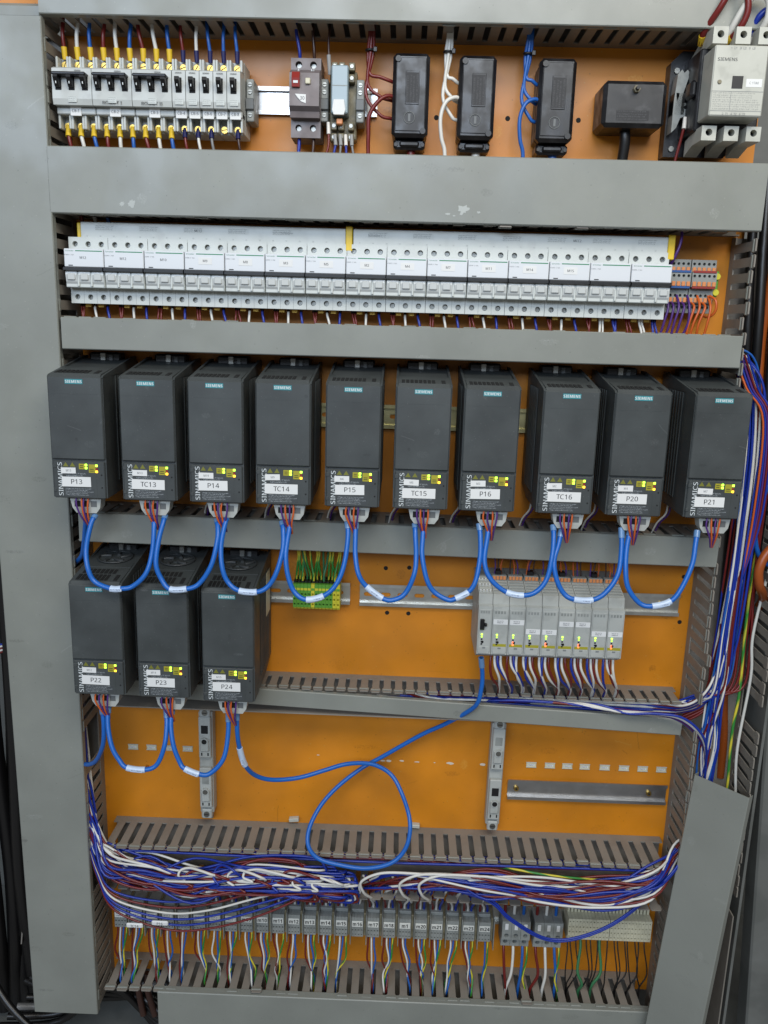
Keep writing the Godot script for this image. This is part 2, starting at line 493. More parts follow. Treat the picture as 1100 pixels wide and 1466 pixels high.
	M.s_yellow = plain(Color(0.82, 0.68, 0.16), 0.45)
	M.s_navy = plain(Color(0.10, 0.11, 0.30), 0.4)
	M.s_black = plain(Color(0.05, 0.05, 0.05), 0.4)
	M.s_green = plain(Color(0.22, 0.50, 0.27), 0.45)
	M.s_grey = plain(Color(0.55, 0.55, 0.54), 0.45)
	M.s_red = plain(Color(0.50, 0.13, 0.10), 0.45)
	M.s_white = plain(Color(0.82, 0.80, 0.77), 0.45)

# ------------------------------------------------------------------ ducts and rails
# local frame: x along the duct, y across it (0..w), z out of the panel
func finger_shape(pitch: float, slot: float, z0: float, z1: float) -> Shape:
	var a := (pitch - slot) * 0.5
	var h := (pitch - 2.4) * 0.5
	var sh := S()
	sh.prism([Vector2(-a, z0), Vector2(a, z0), Vector2(a, z1 - 14), Vector2(h, z1 - 10.5), Vector2(h, z1 - 3), Vector2(h - 1.6, z1), Vector2(-h + 1.6, z1), Vector2(-h, z1 - 3), Vector2(-h, z1 - 10.5), Vector2(-a, z1 - 14)], 1, 0.0, 1.9)
	return sh

func rim_shape(pitch: float, z1: float, side: float) -> Shape:
	var h := (pitch - 2.4) * 0.5
	return S().box(V(-h + 0.5, 1.9 if side > 0 else -1.5, z1 - 8.5), V(h - 0.5, 3.4 if side > 0 else 0.0, z1 - 4.0), 0.5)

# walls: "slots" for a fingered wall, "plain" for one that nothing shows of
func duct(called: String, label: String, at: Vector3, length: float, w: float, depth: float, pitch: float, slot: float, turn: float, low: String, high: String, mat: Material, first := 0.0, skip := [], from := 0.0) -> Node3D:
	var d := thing(called, label, "cable duct", at, "grey slotted cable ducts")
	d.rotation.z = turn
	part(d, "base_plate", S().box(V(from, 1.9, 0.5), V(length, w - 1.9, 2.5)), mat)
	for side in [[low, 0.0, -1.0], [high, w - 1.9, 1.0]]:
		if side[0] == "plain":
			part(d, "side_wall", S().box(V(from, side[1], 0.5), V(length, side[1] + 1.9, depth)), mat)
		elif side[0] == "slots":
			part(d, "side_wall", S().box(V(0, side[1], 0.5), V(length, side[1] + 1.9, 16.0)), mat)
			var fm := finger_shape(pitch, slot, 16.0, depth).mesh()
			var rm := rim_shape(pitch, depth, side[2]).mesh()
			var x := first + pitch * 0.5
			var k := 0
			while x + pitch * 0.45 < length:
				if not (k in skip):
					var f := part(d, "finger", fm, mat, V(x, side[1], 0))
					part(f, "snap_rim", rm, M.cover)
					f.rotation.x = rng.randf_range(-0.014, 0.014) if rng.randf() > 0.07 else rng.randf_range(-0.08, 0.08)
				x += pitch
				k += 1
	return d

# a snap-on lid: flat front with two returned lips
func lid_shape(length: float, w: float, lip := 11.0) -> Shape:
	var o := 1.2
	return S().prism([Vector2(-o, -lip), Vector2(-o, 1.2), Vector2(-o + 1.2, 2.4), Vector2(w + o - 1.2, 2.4), Vector2(w + o, 1.2), Vector2(w + o, -lip), Vector2(w + o - 1.0, -lip), Vector2(w + o - 1.0, 0.6), Vector2(-o + 1.0, 0.6), Vector2(-o + 1.0, -lip)], 0, 0.0, length)

func lid(d: Node3D, x0: float, length: float, w: float, depth: float, mat: Material) -> MeshInstance3D:
	return part(d, "cover", lid_shape(length, w), mat, V(x0, 0, depth + 0.2))

func rail_profile() -> Array:
	return [Vector2(-17.5, 7.5), Vector2(-17.5, 6.2), Vector2(-13.5, 6.2), Vector2(-13.5, 0.6), Vector2(13.5, 0.6), Vector2(13.5, 6.2), Vector2(17.5, 6.2), Vector2(17.5, 7.5), Vector2(12.2, 7.5), Vector2(12.2, 1.9), Vector2(-12.2, 1.9), Vector2(-12.2, 7.5)]

func rail(at: Vector3, length: float, mat: Material, label: String, slots := [], bolts := []) -> Node3D:
	var t := thing("mounting_rail", label, "mounting rail", at, "metal mounting rails")
	# two folded flanges and a web pierced by long slots
	var sh := S()
	for s in [-1.0, 1.0]:
		sh.prism([Vector2(17.5 * s, 7.5), Vector2(17.5 * s, 6.2), Vector2(13.5 * s, 6.2), Vector2(13.5 * s, 0.6), Vector2(12.2 * s, 0.6), Vector2(12.2 * s, 7.5)], 0, 0.0, length)
	var x0 := 0.0
	for k in slots.size() + 1:
		var x1: float = length if k == slots.size() else (length if k == slots.size() - 1 else (slots[k] + slots[k + 1]) * 0.5)
		if k < slots.size(): sh.well(x0, -12.2, x1, 12.2, 1.9, slots[k], 0.0, 3.2, 1.3, 16, 4.5, true)
		elif x1 > x0: sh.box(V(x0, -12.2, 0.6), V(x1, 12.2, 1.9))
		x0 = x1
	part(t, "profile", sh, mat)
	for x in bolts:
		var b := part(t, "bolt", S().cyl(V(0, 0, 1.9), V(0, 0, 5.2), 4.6, 4.0, 12), M.brass, V(x, 0, 0))
		part(b, "recess", S().cyl(V(0, 0, 5.2), V(0, 0, 5.4), 1.9, 1.9, 6), M.hole)
	return t

func build_setting() -> void:
	structure("mounting_panel", S().box(V(-476, 392, -3), V(470, 2050, 0)), M.panel)
	structure("cabinet_back_wall", S().box(V(-1100, 100, -404), V(1000, 2200, -400)), M.steel_grey)
	structure("cabinet_floor", S().box(V(-1100, 232, -400), V(1000, 240, 60)), M.steel_grey)
	# holes drilled in the panel: short dark sockets with a raised burr
	for p in [[35, 1773], [132, 1774], [228, 1774], [-16, 1131], [20, 1133], [-12, 1059], [21, 1059], [439, 1133], [440, 1060], [-70, 1437], [428, 1533]]:
		solo("screw_hole", S().cyl(V(0, 0, 0.05), V(0, 0, 0.5), 3.4, 3.1, 12), M.hole, V(p[0], p[1], 0), "small round hole drilled through the orange panel", "hole", "drilled holes in the orange panel")
	solo("pan_head_screw", S().cyl(V(0, 0, 0), V(0, 0, 3), 4.0, 3.2, 10), M.metal, V(-433, 1440, 0), "small pale screw in the panel above the drive labelled P13", "screw")
	solo("hex_bolt", S().cyl(V(0, 0, 0), V(0, 0, 5), 4.5, 4.0, 6).cyl(V(0, 0, 5), V(0, 0, 7), 2.0, 1.6, 8), M.metal, V(-17, 893, 0), "small bolt just under the sagging duct cover", "bolt")
	solo("hex_bolt", S().cyl(V(0, 0, 0), V(0, 0, 6), 3.4, 2.6, 6), M.brass, V(-396, 780, 0), "small dark bolt under the cable looping from P22 to P23", "bolt")
	# residue of stickers
	for p in [[-12, 806, 9, 3], [-2, 806, 11, 5], [19, 807, 9, 3], [44, 806, 10, 2.5], [72, 806, 4, 2], [97, 806, 14, 6], [150, 806, 13, 6], [-117, 812, 5, 2]]:
		var poly := []
		for k in 9:
			var a := TAU * k / 9
			poly.append(Vector2(cos(a) * p[2] * 0.5 * rng.randf_range(0.55, 1.1), sin(a) * p[3] * 0.5 * rng.randf_range(0.5, 1.1)))
		solo("glue_residue", S().prism(poly, 2, 0.05, 0.35), M.gum, V(p[0], p[1], 0), "pale torn scrap of old sticker on the orange panel", "sticker scrap", "sticker scraps on the orange panel")

func build_ducts() -> void:
	# left vertical duct: local x runs up
	var d := duct("vertical_duct", "tall vertical duct with a long pale grey cover left of the drives", V(-467, 380, 0), 1480, 102, 86, 20, 7.5, PI / 2, "slots", "plain", M.duct, 0, [11, 12, 13, 14, 22, 23, 24])
	var cv := part(d, "cover", lid_shape(1480, 102, 9), M.cover, V(0, 0, 86.2))
	cv.rotation.y = 0.0
	# top duct
	d = duct("horizontal_duct", "topmost horizontal duct above the black terminal boxes", V(-470, 1864, 0), 920, 80, 86, 20, 7.5, 0, "slots", "plain", M.duct, 4)
	lid(d, 2, 918, 80, 86, M.cover)
	d = duct("horizontal_duct", "wide horizontal duct just above the row of white breakers", V(-468, 1628, 0), 925, 80, 86, 20, 7.5, 0, "slots", "plain", M.duct, 6)
	var c2 := lid(d, 0, 925, 80, 86, M.cover)
	for p in [[95, 12, 8, 7], [108, 13, 10, 10], [540, 16, 16, 13], [520, 10, 7, 3], [528, 8, 4, 2], [560, 13, 5, 3]]:
		var poly := []
		for k in 18:
			var a := TAU * k / 18
			poly.append(Vector2(cos(a) * p[2] * 0.5, sin(a) * p[3] * 0.5) * rng.randf_range(0.5, 1.2))
		part(c2, "paint_chip", S().prism(poly, 2, 2.42, 2.6), M.chip, V(p[0], p[1], 0))
	d = duct("horizontal_duct", "narrow horizontal duct between white breakers and top row of drives", V(-462, 1453, 0), 912, 40, 86, 20, 7.5, 0, "plain", "slots", M.duct)
	lid(d, 0, 912, 40, 86, M.cover)
	d = duct("horizontal_duct", "horizontal duct with grey cover right under the ten drives", V(-455, 1183, 0), 906, 40, 86, 20, 7.5, -0.0085, "plain", "slots", M.duct)
	lid(d, 2, 904, 40, 86, M.cover)
	# the sagging one under the input modules
	d = duct("horizontal_duct", "shallow duct with sagging cover under the grey input modules", V(-440, 914, 0), 880, 42, 60, 17.5, 6.5, -0.004, "plain", "slots", M.duct, 3)
	var sag := part(d, "cover", lid_shape(878, 24, 6), M.cover, V(0, 24, 61.5))
	sag.rotation.z = -0.036
	# the open one with the wire tangle
	d = duct("horizontal_duct", "open duct without cover holding the tangle of wires", V(-450, 613, 0), 896, 75, 85, 20, 8, 0, "slots", "slots", M.duct, 4)
	d = duct("horizontal_duct", "lowest horizontal duct with wide cover under the terminal row", V(-458, 346, 0), 890, 80, 85, 20, 8, 0, "plain", "slots", M.duct, 2, [], 92.0)
	lid(d, 92, 798, 80, 85, M.cover)
	# right vertical duct, open; left wall faces the panel
	d = duct("vertical_duct", "open vertical duct right of the drives, full of loose wires", V(545, 640, 0), 986, 92, 85, 20, 8, PI / 2, "slots", "slots", M.duct, 0, [14, 15])
	d = duct("vertical_duct", "short open vertical duct right of the beige terminals", V(545, 340, 0), 268, 92, 85, 20, 8, PI / 2, "plain", "slots", M.duct)
	# loose cover leaning in the lower right corner
	var lc := solo("loose_duct_cover", lid_shape(640, 80, 12), M.cover, V(458, 212, 177), "loose dusty duct cover leaning at an angle over the right duct", "duct cover")
	var up := Vector3(40, 434, -25).normalized()
	var across := Vector3(-56, 0, -53).normalized()
	across = (across - up * across.dot(up)).normalized()
	lc.basis = Basis(up, across, up.cross(across))
	# cabinet frame at the right edge
	var fr := thing("cabinet_post", "grey folded steel post at the right edge of the cabinet", "post", V(628, 240, 0))
	part(fr, "flange", S().box(V(0, 0, -20), V(46, 1100, 20), 3), M.steel_grey)
	part(fr, "return_lip", S().box(V(46, 0, -20), V(52, 1100, 34), 2), M.steel_grey)
	part(fr, "side", S().box(V(52, 0, -40), V(140, 1100, -6), 2), M.steel_grey)
	fr.rotation.z = 0.065
	solo("cabinet_liner", S().box(V(0, 0, -60), V(4, 1500, 60)), M.steel_grey, V(562, 240, 0), "dark side liner between the right duct and the cabinet post", "liner")

func build_rails() -> void:
	rail(V(-470, 1788, 0), 424, M.alu, "bright rail behind the topmost breakers and relay")
	rail(V(-464, 1560, 0), 900, M.zinc, "rail behind the row of white breakers")
	var sl := []
	for k in 34: sl.append(16 + 25 * k)
	rail(V(-450, 1364, 0), 880, M.zinc_yellow, "yellowish slotted rail behind the ten drives", sl)
	rail(V(-440, 1090, 0), 370, M.zinc, "slotted rail carrying the green and yellow earth terminals", [255, 280, 352])
	sl = []
	for k in 12: sl.append(14 + 26 * k)
	rail(V(-55, 1089, 0), 490, M.zinc, "slotted rail carrying the grey input modules", sl, [28, 462])
	rail(V(192, 767, 0), 256, M.alu, "short empty bright rail under the row of small tags", [], [14, 228])
	rail(V(-445, 533, 0), 880, M.zinc, "rail behind the bottom terminal row")
	# small tags stuck in a row
	for x in [-418, -388, -356, -329, 228, 258, 286, 314, 346, 377, 407, 437]:
		var t := thing("marker_tag", "small cream marker tag on the orange panel", "tag", V(x, 809 if x > 0 else 815, 0), "small tags stuck on the orange panel")
		part(t, "plate", S().box(V(-8, -4, 0.1), V(8, 4, 1.2), 0.4), M.ivory)
		part(t, "holder_edge", S().box(V(-8.4, 3.4, 0.1), V(8.4, 4.8, 1.8), 0.3), M.old_white)
		part(t, "holder_edge", S().box(V(-8.4, -4.8, 0.1), V(8.4, -3.4, 1.8), 0.3), M.old_white)
		part(t, "print", S().sheet(-5, -1.6, 5, 1.6, 1.3), M.print_paper)
	for p in [[-155, 697, 0.1], [44, 694, -0.05], [-296, 698, 0.0]]:
		var o := solo("clip_piece", S().box(V(-8, -3, 0), V(8, 3, 9), 0.8), M.old_white if p[0] > -290 else M.duct, V(p[0], p[1], 0), "small plastic clip lying on the top edge of the open duct", "clip", "clips on the open duct")
		o.rotation.z = p[2]

# a two-tier fuse holder strip mounted upright
func holder_strip(at: Vector3, label: String, tilt: float, gap: int) -> void:
	var t := thing("busbar_support", label, "busbar support", at, "upright grey support strips")
	t.rotation.z = tilt
	part(t, "backbone", S().box(V(-11, 8, 0.5), V(11, 186, 22), 1.5), M.beige_grey)
	for k in 2:
		var y := 14.0 + 88 * k
		part(t, "carrier", S().box(V(-9.5, y + 8, 22), V(9.5, y + 78, 30), 1.2), M.beige_grey)
		part(t, "window", S().box(V(-5.5, y + 50, 29), V(5.5, y + 64, 30.4), 0.3), M.hole if (k + gap) % 2 == 0 else M.terminal)
		part(t, "clip_tongue", S().box(V(-7, y + 20, 29), V(7, y + 42, 33), 1.5), M.beige_grey)
		for s in [-1, 1]:
			part(t, "notch", S().box(V(s * 5.0 - 1, y + 12, 29.6), V(s * 5.0 + 1, y + 17, 30.4)), M.hole)
		var sc := part(t, "screw", S().cyl(V(0, 0, 29), V(0, 0, 34), 6.2, 6.0, 14), M.beige_grey, V(0, y + 38, 0))
		part(sc, "screw_head", S().cyl(V(0, 0, 34), V(0, 0, 34.6), 4.2, 4.0, 12), M.hole if k == gap else M.metal)
	for y in [0.0, 178.0]:
		part(t, "end_lug", S().box(V(-8.5, y, 10), V(8.5, y + 17, 27), 2), M.beige_grey)
		var s2 := part(t, "screw", S().cyl(V(0, 0, 26), V(0, 0, 28.5), 5.0, 4.6, 12), M.metal, V(0, y + 8.5, 0))
		part(s2, "slot", S().box(V(-3.5, -0.6, 28.4), V(3.5, 0.6, 28.7)), M.hole)

# ------------------------------------------------------------------ breakers
func screw_shape(r: float) -> Shape:
	var s := S().cyl(V(0, 0, 0), V(0, 0, 1.0), r, r, 10)
	for k in 4:
		var a := PI / 4 + PI / 2 * k
		var d := Vector2(cos(a), sin(a)) * r * 0.52
		s.box(V(d.x - r * 0.27, d.y - r * 0.27, 1.0), V(d.x + r * 0.27, d.y + r * 0.27, 1.7))
	return s

func white_breaker(at: Vector3, mark: String, label: String, scm: ArrayMesh, white_tag: bool) -> Node3D:
	var t := thing("circuit_breaker", label, "circuit breaker", at, "white three-pole breakers in a row")
	var cells := []
	for k in 3: cells.append([0.3 + 17.8 * k, 70, 0.3 + 17.8 * (k + 1), 87, 9.2 + 17.8 * k, 78, 3.8])
	cells.append([0.3, 22, 53.7, 70, 0, 0, 0])
	for k in 3: cells.append([0.3 + 17.8 * k, 0, 0.3 + 17.8 * (k + 1), 22, 9.2 + 17.8 * k, 8.5, 3.7])
	part(t, "housing", S().block(V(0.3, 0, 8), V(53.7, 87, 58), cells, 8.0), M.white_body)
	for k in 3:
		var x := 9.2 + 17.8 * k
		for y in [78.0, 8.5]:
			var s := part(t, "screw", scm, M.screw_metal, V(x, y, 50.3))
			s.rotation.z = rng.randf() * 3.0
		part(t, "marking", S().sheet(x - 6, 14.5, x + 6, 19.5, 58.15), M.print_white)
		if k < 2: part(t, "pole_joint", S().box(V(x + 8.75, 0.5, 57.9), V(x + 9.05, 20, 58.12)), M.grey_ink)
	part(t, "front_face", S().box(V(0.5, 47, 58), V(53.5, 70.5, 77), 0.8), M.white_face)
	part(t, "lower_face", S().box(V(0.5, 20.5, 58), V(53.5, 42.2, 74), 0.8), M.white_body)
	part(t, "handle_bar", S().prism([Vector2(42.0, 60), Vector2(47.1, 60), Vector2(47.1, 80), Vector2(46, 82.5), Vector2(42.6, 82.5), Vector2(41.2, 79.5)], 0, 0.6, 53.2), M.black)
	for k in 3:
		var x := 9.2 + 17.8 * k
		var g := part(t, "toggle", S().prism([Vector2(25, 74), Vector2(42, 74), Vector2(42, 77), Vector2(37, 78), Vector2(28, 76)], 0, x - 7.6, x + 7.6), M.clear_toggle)
		part(g, "window_rim", S().box(V(x - 5.2, 30, 76.0), V(x + 5.2, 38.5, 78.9), 0.9), M.clear_toggle)
		part(t, "separator", S().box(V(x + 7.6, 22, 74), V(x + 10.2 if k < 2 else x + 8.4, 40.5, 76.5), 0.5), M.white_body)
	part(t, "green_line", S().box(V(16, 67.2, 77), V(52, 68.4, 77.2)), M.green_line)
	text(t, "brand_lettering", "Schneider", 1.5, M.green_ink, V(8.2, 67.6, 77.1), 1.2)
	text(t, "type_lettering", "iC60N  C 16A", 1.0, M.grey_ink, V(7.5, 62.5, 77.1), 1.1)
	part(t, "state_mark", S().box(V(6, 48.4, 77), V(12, 49.6, 77.2)), M.ink)
	if white_tag:
		var lb := part(t, "label", S().box(V(19, 54.5, 77), V(37, 63.5, 77.35)), M.paper)
		text(lb, "lettering", mark, 3.0, M.ink, V(28, 59, 77.45), 1.1)
	elif mark != "":
		text(t, "lettering", mark, 3.0, M.ink, V(26, 59, 77.1), 1.1)
	for k in 2:
		part(t, "clamp", S().box(V(13.6 + 17.8 * k, -5, 30), V(22.2 + 17.8 * k, 0, 44), 0.8), M.brass)
	return t

func build_white_breakers() -> void:
	var scm := screw_shape(3.3).mesh()
	var marks := ["M12", "M12", "M10", "M9", "M8", "M3", "M5", "M2", "M4", "M7", "M11", "M14", "M15", "", ""]
	for k in 15:
		var lb := ""
		if k == 0: lb = "white breaker marked M12, beside the left vertical duct"
		elif k == 1: lb = "white breaker marked M12, second from the left vertical duct"
		elif k == 13: lb = "unmarked white breaker next to the one marked M15"
		elif k == 14: lb = "unmarked white breaker beside the orange and grey terminal block"
		else: lb = "white three-pole breaker marked " + marks[k]
		var b := white_breaker(V(-458 + 54.0 * k, 1513, 0), marks[k], lb, scm, k > 2 and k < 13)
		if k == 0: b.position.x -= 0.0
		b.position.z += rng.randf_range(-0.4, 0.4) * U
	# comb busbars
	for q in [[-441.0, 359.0, "MCC2", "white comb busbar behind breakers M12 to M5"], [-72.0, 421.0, "MCC2", "white comb busbar behind breakers M2 to the unmarked ones"]]:
		var t := thing("comb_busbar", q[3], "busbar", V(q[0], 1590, 40), "white comb busbars over the breakers")
		part(t, "rail_body", S().box(V(0, 6, 0), V(q[1], 30, 17), 1.0), M.white_body)
		part(t, "tooth_strip", S().box(V(2, 0, 2), V(q[1] - 2, 6, 10)), M.zinc)
		var n := int(q[1] / 60)
		for k in n:
			part(t, "printing", S().sheet(20 + 60 * k, 19, 48 + 60 * k, 26, 17.15), M.print_white)
		for k in int(q[1] / 18):
			text(t, "phase_mark", ["L1", "L2", "L3"][k % 3], 1.4, M.grey_ink, V(9 + 18 * k, 12, 17.1))
		text(t, "lettering", q[2], 3.0, M.ink, V(160 if q[0] < -100 else 300, 22, 17.1))
		text(t, "brand_lettering", "Schneider", 2.4, M.grey_ink, V(280 if q[0] < -100 else 28, 22, 17.1), 1.1)
		part(t, "end_cap", S().box(V(q[1], 1, -2), V(q[1] + 9, 33, 18.5), 1.0), M.yellow)
		if q[0] < -100: part(t, "end_cap", S().box(V(-5, 4, -2), V(0, 29, 16.5), 1.0), M.yellow)

func old_breaker(at: Vector3, poles: int, mark: String, label: String, name_strip: String) -> void:
	var w := 51.3 if poles == 3 else 17.4
	var pw := w / poles
	var t := thing("circuit_breaker", label, "circuit breaker", at, "light grey breakers in the top row")
	var cells := []
	part(t, "housing", S().box(V(0.2, 0, 8), V(w, 88, 46), 0.8), M.old_breaker)
	for k in poles:
		var x := pw * (k + 0.5)
		for e in [[72.5, 88.0, 84.0], [0.0, 25.0, 10.0]]:
			# terminal pocket: two cheeks and a back with the screw between them
			for s in [-1, 1]:
				part(t, "cheek", S().box(V(x + s * (pw * 0.5 - 1.6) - 1.5, e[0], 46), V(x + s * (pw * 0.5 - 1.6) + 1.5, e[1] - 1, 62), 0.8), M.old_breaker)
			var sc := part(t, "screw", S().cyl(V(0, 0, 0), V(0, 0, 4), 4.6, 4.3, 12), M.brass, V(x, e[2] - 5, 48))
			var sl := part(sc, "slot", S().box(V(-3.8, -0.5, 4), V(3.8, 0.5, 4.15)), M.hole)
			sl.rotation.z = rng.randf_range(0.2, 1.2)
	part(t, "nose", S().prism([Vector2(26, 46), Vector2(72, 46), Vector2(72, 70), Vector2(69, 77), Vector2(33, 78), Vector2(26, 76)], 0, 0.4, w - 0.2), M.old_breaker)
	part(t, "lower_cover", S().box(V(0.3, 17, 46), V(w - 0.1, 26, 66), 1.2), M.old_breaker)
	if poles == 3:
		part(t, "handle_tie", S().box(V(4, 58.5, 76), V(w - 4, 62.5, 89), 1.2), M.black)
	for k in poles:
		var x := pw * (k + 0.5)
		part(t, "toggle_well", S().box(V(x - 3.9, 43, 77), V(x + 3.9, 61, 78.4), 0.4), M.hole)
		var g := part(t, "toggle", S().prism([Vector2(45, 77), Vector2(59, 77), Vector2(60, 88), Vector2(56, 89), Vector2(46, 82)], 0, x - 2.9, x + 2.9), M.black)
		part(g, "on_mark", S().box(V(x - 0.5, 49, 84.4), V(x + 0.5, 53, 86.0)), M.white_ink)
	part(t, "printing", S().sheet(w * 0.5 - 5, 29, w * 0.5 + 6, 36, 78.4), M.print_white)
	text(t, "brand_lettering", "SIEMENS", 1.5, M.ink, V(w * 0.66 if poles == 3 else w * 0.5, 66.5, 77.9), 1.0)
	if name_strip != "":
		text(t, "handwriting", name_strip, 3.2, M.ink, V(w * 0.5, 29.2, 78.2), 1.5)
	var lx := w * 0.5
	var lb := part(t, "label", S().box(V(lx - 7.2, 15, 66), V(lx + 7.2, 27, 67.2), 0.3), M.paper)
	text(lb, "lettering", mark, 3.4, M.ink, V(lx, 21, 67.3))

func end_bracket(at: Vector3, label: String) -> void:
	var t := thing("end_bracket", label, "end bracket", at, "grey end brackets on the top rail")
	part(t, "body", S().box(V(0, 0, 7), V(10, 52, 44), 1.2), M.terminal)
	part(t, "step", S().box(V(-0.6, 14, 44), V(10.6, 28, 48), 1.0), M.terminal_dark)
	for y in [8.0, 36.0, 45.0]:
		var s := part(t, "screw", S().cyl(V(0, 0, 44), V(0, 0, 45.4), 3.1, 2.8, 10), M.metal, V(5, y, 0))
		part(s, "slot", S().box(V(-2.4, -0.4, 45.3), V(2.4, 0.4, 45.6)), M.hole)

func build_top_row() -> void:
	var strip := ["", "ROBOT I", "ROBOT II"]
	for k in 3:
		old_breaker(V(-461 + 51.5 * k, 1735, 0), 3, "CB-%d" % (k + 1), "grey three-pole breaker labelled CB-%d" % (k + 1), strip[k])
	for k in 5:
		old_breaker(V(-306.3 + 17.6 * k, 1735, 0), 1, "CB-%d" % (k + 4), "narrow grey breaker labelled CB-%d" % (k + 4), "")
	end_bracket(V(-217, 1753, 0), "grey end bracket beside breaker CB-8")
	end_bracket(V(-119, 1755, 0), "grey end bracket between brown safety breaker and relay socket")
	end_bracket(V(-72, 1755, 0), "grey end bracket right of the relay socket")
	# residual current breaker
	var t := thing("residual_current_breaker", "brownish two-pole safety breaker with a red rocker", "circuit breaker", V(-157, 1733, 0))
	var W := 39.0
	part(t, "housing", S().block(V(0, 0, 8), V(W, 96, 52), [[0, 0, W * 0.5, 22, 10, 12, 4.2], [W * 0.5, 0, W, 22, 29, 12, 4.2], [0, 22, W, 78, 0, 0, 0], [0, 78, W * 0.5, 96, 10, 88, 4.4], [W * 0.5, 78, W, 96, 29, 88, 4.4]], 9), M.taupe)
	part(t, "front", S().prism([Vector2(22, 52), Vector2(82, 52), Vector2(80, 58), Vector2(74, 70), Vector2(34, 74), Vector2(29, 66), Vector2(22, 64)], 0, 0.3, W - 0.3), M.taupe)
	var rk := part(t, "rocker", S().prism([Vector2(56, 66), Vector2(74, 66), Vector2(74, 74), Vector2(66, 78), Vector2(56, 76)], 0, 4, 14), M.red)
	part(rk, "mark", S().box(V(6, 60, 76.2), V(12, 63, 77.4)), M.white_ink)
	part(t, "test_button", S().box(V(21, 60, 68), V(27.5, 67, 75), 0.8), M.ivory)
	text(t, "lettering", "N", 5.0, M.white_ink, V(29, 77.5, 61.5))
	text(t, "lettering", "A", 5.0, M.white_ink, V(11, 77.5, 61.5))
	var lb := part(t, "torn_label", S().prism([Vector2(8, 48), Vector2(22, 47.5), Vector2(22, 37), Vector2(16, 39), Vector2(11, 44)], 2, 74.0, 74.4), M.paper)
	text(lb, "lettering", "30", 4.0, M.ink, V(17.5, 43, 74.5))
	for x in [10.0, 29.0]:
		part(t, "screw", S().cyl(V(x, 12, 44), V(x, 12, 46), 3.4, 3.2, 10), M.metal)
		part(t, "screw", S().cyl(V(x, 88, 43.2), V(x, 88, 45), 3.4, 3.2, 10), M.metal)
	# relay in its socket
	t = thing("relay_socket", "olive relay socket crowded with screw terminals", "relay socket", V(-108, 1727, 0))
	part(t, "base", S().box(V(0, 8, 8), V(36, 92, 34), 1.5), M.olive)
	for r in [[0.0, 4.0], [0.0, 18.0], [74.0, 76.0], [74.0, 90.0]]:
		for x in [3.0, 12.5, 25.5]:
			var tb := part(t, "terminal", S().box(V(x, r[1], 30), V(x + 8, r[1] + 10, 46), 1.0), M.olive)
			part(tb, "screw", S().cyl(V(x + 4, r[1] + 5, 46), V(x + 4, r[1] + 5, 47.2), 2.7, 2.5, 8), M.metal)
	part(t, "retaining_clip", S().box(V(10, 93, 20), V(20, 99, 40), 1.0), M.olive)
	t = thing("plug_in_relay", "pale blue plug-in relay with white flag in olive socket", "relay", V(-104, 1762, 34))
	part(t, "case", S().box(V(0, 0, 0), V(22, 58, 26), 1.5), M.relay_blue)
	part(t, "flag", S().prism([Vector2(4, -2), Vector2(17, -2), Vector2(19, 4), Vector2(17, 16), Vector2(4, 16), Vector2(2, 4)], 2, 25, 30), M.paper)
	part(t, "tab", S().box(V(7, -12, 8), V(15, -5, 22), 1), M.orange_pl)
	part(t, "groove", S().box(V(1, 33, 25.9), V(21, 34, 26.3)), M.terminal)

	# junction boxes
	var boxes := [["red", V(-24, 1724, 0)], ["white", V(62, 1723, 0)], ["blue", V(165, 1722, 0)]]
	for q in boxes:
		t = thing("junction_box", "long black junction box fed by %s wires" % q[0], "junction box", q[1], "long black junction boxes")
		part(t, "base", S().box(V(0, 14, 0.5), V(46, 112, 34), 4), M.box_black)
		var cv := part(t, "lid", S().box(V(-0.8, 13, 34.4), V(46.8, 114, 54), 4.5), M.box_black)
		part(cv, "lid_panel", S().box(V(4, 20, 54), V(42, 108, 55.2), 1.0), M.box_black)
		part(cv, "raised_field", S().box(V(16, 52, 55.2), V(34, 92, 56.2), 0.8), M.box_black)
		var pr := part(cv, "printing", S().sheet(-18, -8, 18, 8, 0), M.print_box, V(25, 72, 56.4))
		pr.rotation.z = PI / 2
		var ring := part(cv, "emblem", S(), M.box_black) if false else null
		var e := []
		for k in 25:
			var a := TAU * k / 24
			e.append(V(22 + 7 * cos(a), 36 + 7 * sin(a), 55.4))
		part(cv, "emblem_ring", S().tube(e, 0.7, 6), M.terminal_dark)
		part(cv, "emblem_bar", S().box(V(20.5, 31.5, 55.2), V(23.5, 40.5, 55.9)), M.terminal_dark)
		for p in [[6.0, 106.0], [40.0, 20.0]]:
			part(cv, "screw", S().cyl(V(p[0], p[1], 54), V(p[0], p[1], 57), 4.2, 3.8, 12), M.black)
		part(t, "top_lug", S().box(V(12, 112, 8), V(34, 117, 40), 1.5), M.box_black)
		part(t, "cable_clamp", S().box(V(2, 0, 4), V(44, 13.4, 40), 3), M.box_black)
		part(t, "clamp_bridge", S().box(V(10, 3, 40), V(36, 10, 45), 2), M.box_black)
		for x in [5.5, 40.5]:
			part(t, "screw", S().cyl(V(x, 6, 40), V(x, 6, 42), 3, 2.6, 10), M.black)
	# potted module with thick lead
	t = thing("encapsulated_module", "squat black potted module with scuffed face and thick lead", "module", V(247, 1754, 0))
	part(t, "body", S().box(V(0, 0, 0.5), V(81, 56, 60), 5), M.box_black)
	part(t, "nut", S().cyl(V(41, 45, 60), V(41, 45, 65), 5, 4.5, 6), M.olive)
	part(t, "stud", S().cyl(V(41, 45, 65), V(41, 45, 71), 2.6, 2.4, 10), M.black)
	part(t, "printing", S().sheet(18, 8, 60, 20, 60.2), M.print_box)
